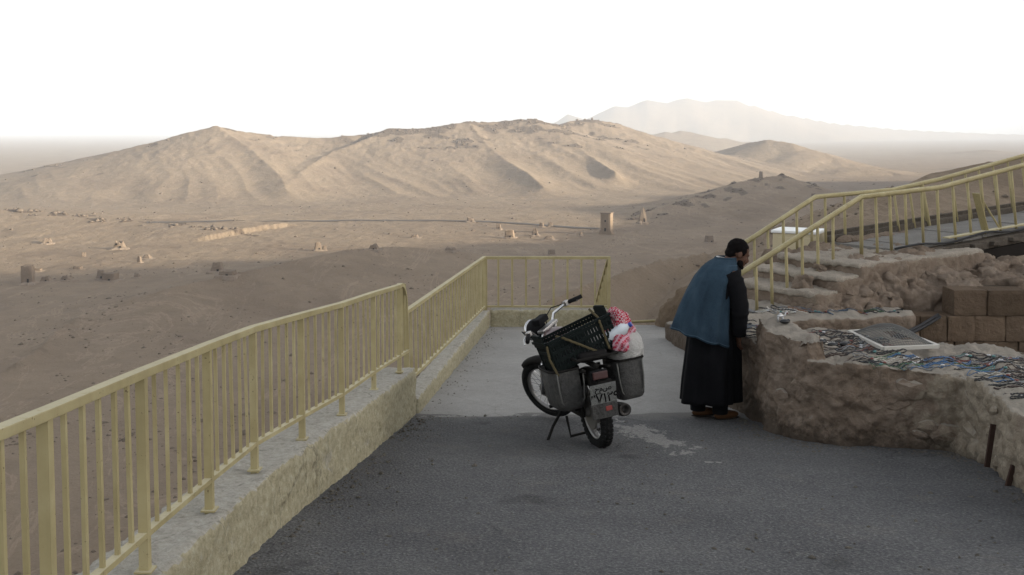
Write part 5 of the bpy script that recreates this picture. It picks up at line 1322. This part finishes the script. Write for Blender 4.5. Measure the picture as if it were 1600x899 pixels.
wc = [Vector((.12 + .088 * math.cos(R(a)), .088 * math.sin(R(a)), 1.437 - .02 * math.cos(R(a)))) for a in range(0, 361, 15)]
MB().tube(wc, .009, 8).build('shirt_collar', mat('white_cotton', (.6, .6, .58), .9), man, True)
for s_, fx, fy in ((-1, .075, -.06), (1, -.105, .05)):
    MB().tube([(fx - .01, fy, .06), (fx - .01, fy, .22), (fx * .9, fy, .4)], [.068, .072, .085], 14, False).build('trouser_leg', M_ROBE, man, True)
    rt = Matrix.Rotation(.35, 3, 'Z')
    sh = MB().ell(Vector((fx + .05, fy + .02, .038)), (.128, .05, .040), rt, 16, 8); shm = link('shoe', rough_mesh(sh, .009, [], 1), man); shm.data.materials.append(M_LEATHER)
    MB().ell(Vector((fx + .052, fy + .02, .010)), (.132, .054, .012), rt, 16, 6).build('sole', mat('shoe_sole', (.03, .025, .02), .8), shm, True)
# ================================================================== GOODS ON THE STALL
from mathutils.bvhtree import BVHTree
def bvh(o):
    me = o.data; return BVHTree.FromPolygons([o.matrix_world @ v.co for v in me.vertices], [tuple(p.vertices) for p in me.polygons])
bpy.context.view_layer.update()
TREES = [bvh(ct), bvh(ledge)]
def top_z(x, y):
    best = None
    for t in TREES:
        h = t.ray_cast(Vector((x, y, 0)), Vector((0, 0, -1)))
        if h[0] is not None and (best is None or h[0].z > best): best = h[0].z
    return best
BEADS = {'black': (.012, .012, .013), 'dark brown': (.04, .02, .013), 'bone white': (.50, .47, .41), 'grey': (.16, .165, .17), 'steel blue': (.05, .085, .13), 'bright blue': (.03, .10, .22), 'turquoise': (.06, .16, .155),
         'coral red': (.14, .04, .03), 'amber orange': (.20, .085, .035), 'green': (.04, .10, .045), 'silver': (.45, .45, .46)}
BM_ = {k: mat('beads_' + k.replace(' ', '_'), v, .35, .6 if k == 'silver' else 0) for k, v in BEADS.items()}
rn = random.Random(21)
def necklace(cx_, cy_, ang, L, Wd, col, zone, beads=True):
    n = 30; pts = []; ca, sa = math.cos(ang), math.sin(ang); ph = rn.uniform(0, 6)
    for i in range(n):
        a = 2 * math.pi * i / n
        u = math.cos(a) * L / 2; v = math.sin(a) * Wd / 2 * (1 + .25 * math.sin(2 * a + ph)) + .009 * math.sin(a * 3 + ph) + .02 * math.sin(a + ph) ** 2
        x, y = cx_ + u * ca - v * sa, cy_ + u * sa + v * ca; z = top_z(x, y)
        if z is None or z < -1.98: return None
        pts.append(Vector((x, y, z + .007)))
    zs = sorted(p.z for p in pts)
    if zs[-1] - zs[0] > .12: return None
    r0 = rn.choice([.003, .0036, .0042, .0048, .0056]); fine = []; rs = []
    for i in range(n):
        a, b = pts[i], pts[(i + 1) % n]
        for q in (0, .5): fine.append(a + (b - a) * q); rs.append(r0 * (1.25 if q == 0 else .62) if beads else r0)
    fine.append(fine[0]); rs.append(rs[0]); c = pts[0]
    o = MB().tube([p - c for p in fine], rs, 5, False).build('necklace', BM_[col], None, True); o.location = c
    extra = ''
    if rn.random() < .35:
        pc = rn.choice(['black', 'turquoise', 'silver', 'coral red']); extra = f' with {pc} pendant'
        MB().ell(pts[0] - c + Vector((0, 0, .006)), (.017, .012, .009), Matrix.Rotation(ang, 3, 'Z'), 8, 6).build('pendant', BM_[pc], o, True)
    look = ('fine' if r0 < .004 else 'chunky' if r0 > .005 else 'plain') + (' long' if L > .27 else '')
    lb = f'{look} {col} necklace{extra} {zone}'.replace('bone white', 'white').replace('coral red', 'red')
    return tag(o, lb, 'necklace', f'{look} {col} necklaces{extra} {zone}')
def spread(x0, x1, y0, y1, dx, dy, ang, cols, zone):
    x = x0
    while x < x1:
        y = y0 + rn.uniform(0, dy)
        while y < y1:
            necklace(x + rn.uniform(-.05, .05), y, ang + rn.uniform(-.16, .16), rn.uniform(.16, .30), rn.uniform(.028, .05), rn.choice(cols), zone); y += dy * rn.uniform(.7, 1.5)
        x += dx
dark = ['black'] * 5 + ['dark brown', 'dark brown', 'grey']; mixd = dark + ['bone white', 'coral red', 'amber orange', 'turquoise', 'silver', 'bright blue', 'green']
spread(2.36, 3.0, 8.12, 8.95, .21, .038, .12, dark + dark + ['coral red', 'amber orange', 'coral red', 'bone white', 'grey'], 'left of the mesh screen')
spread(2.75, 3.5, 7.84, 8.12, .20, .038, .02, dark + dark + ['bone white', 'bone white', 'bright blue', 'turquoise', 'green', 'silver'], 'in front of the mesh screen')
spread(3.55, 4.2, 7.45, 8.25, .21, .048, -.1, dark + dark + mixd, 'right of the mesh screen')
spread(3.5, 4.0, 6.5, 7.4, .24, .06, -.25, dark + dark + ['bone white', 'silver'], 'on the stall near the frame edge')
spread(2.22, 2.5, 9.1, 9.9, .26, .055, .1, dark + ['steel blue', 'bone white'], 'on the low wall beside the man')
for i in range(34):
    col = (['black', 'grey', 'bone white'] * 4 + ['amber orange', 'amber orange'] + ['grey', 'steel blue'] * 5 + ['amber orange', 'coral red', 'steel blue', 'black', 'dark brown', 'green', 'green', 'black', 'grey', 'black'])[i]
    necklace(2.40 + i * .045, 10.55 + rn.uniform(-.05, .06), R(-52) + rn.uniform(-.15, .15), rn.uniform(.26, .36), rn.uniform(.03, .05), col, 'on the ledge below the stair')
for k, (px, py, Y, lb) in enumerate([(1283, 535, 8.55, 'left of the three black carved stones beside the mesh screen'), (1301, 537, 8.5, 'middle of the three black carved stones beside the mesh screen'), (1320, 536, 8.5, 'right of the three black carved stones beside the mesh screen'), (1226, 514, 8.75, 'black carved stone on the raised corner of the stall wall')]):
    p = at(px, py, Y); z = top_z(p.x, p.y); o = MB().ell((0, 0, .018), (.045, .032, .02)).ell((.03, 0, .024), (.018, .018, .016)).build('carved_stone', BM_['black'], None, True); o.location = (p.x, p.y, z); tag(o, lb, 'carving')
p = at(1219, 505, 8.85); z = top_z(p.x, p.y); z = -1.65 if z is None else z
cm = tag(empty('camel_figurine', (p.x, p.y, z), .3), 'tiny silver camel figurine on the raised corner of the stall wall', 'figurine')
b = MB().ell((0, 0, .05), (.035, .013, .016)).ell((0, 0, .065), (.014, .010, .014)).tube([(.03, 0, .05), (.046, 0, .05), (.055, 0, .082)], .006, 6).ell((.063, 0, .084), (.014, .006, .006))
for sx_ in (-.022, .022):
    for sy_ in (-.007, .007): b.tube([(sx_, sy_, .045), (sx_, sy_, 0)], [.005, .0035], 6)
b.build('body', BM_['silver'], cm, True)

# necklaces that look alike are told apart by their order from the left
same = {}
for o in list(COL.objects):
    if o.get('category') == 'necklace': same.setdefault(o['label'], []).append(o)
ORD = ['leftmost', 'second from left', 'third from left', 'fourth from left', 'fifth from left', 'sixth from left', 'seventh from left', 'eighth from left', 'ninth from left', 'tenth from left', 'eleventh from left', 'twelfth from left', 'thirteenth from left', 'fourteenth from left', 'fifteenth from left']
for lb, os_ in same.items():
    if len(os_) > 1:
        os_.sort(key=lambda o: o.location.x / o.location.y)
        for i, o in enumerate(os_): o['label'] = f'{lb}, {ORD[min(i, 14)]}' if i < 15 else f'{lb}, farther right'
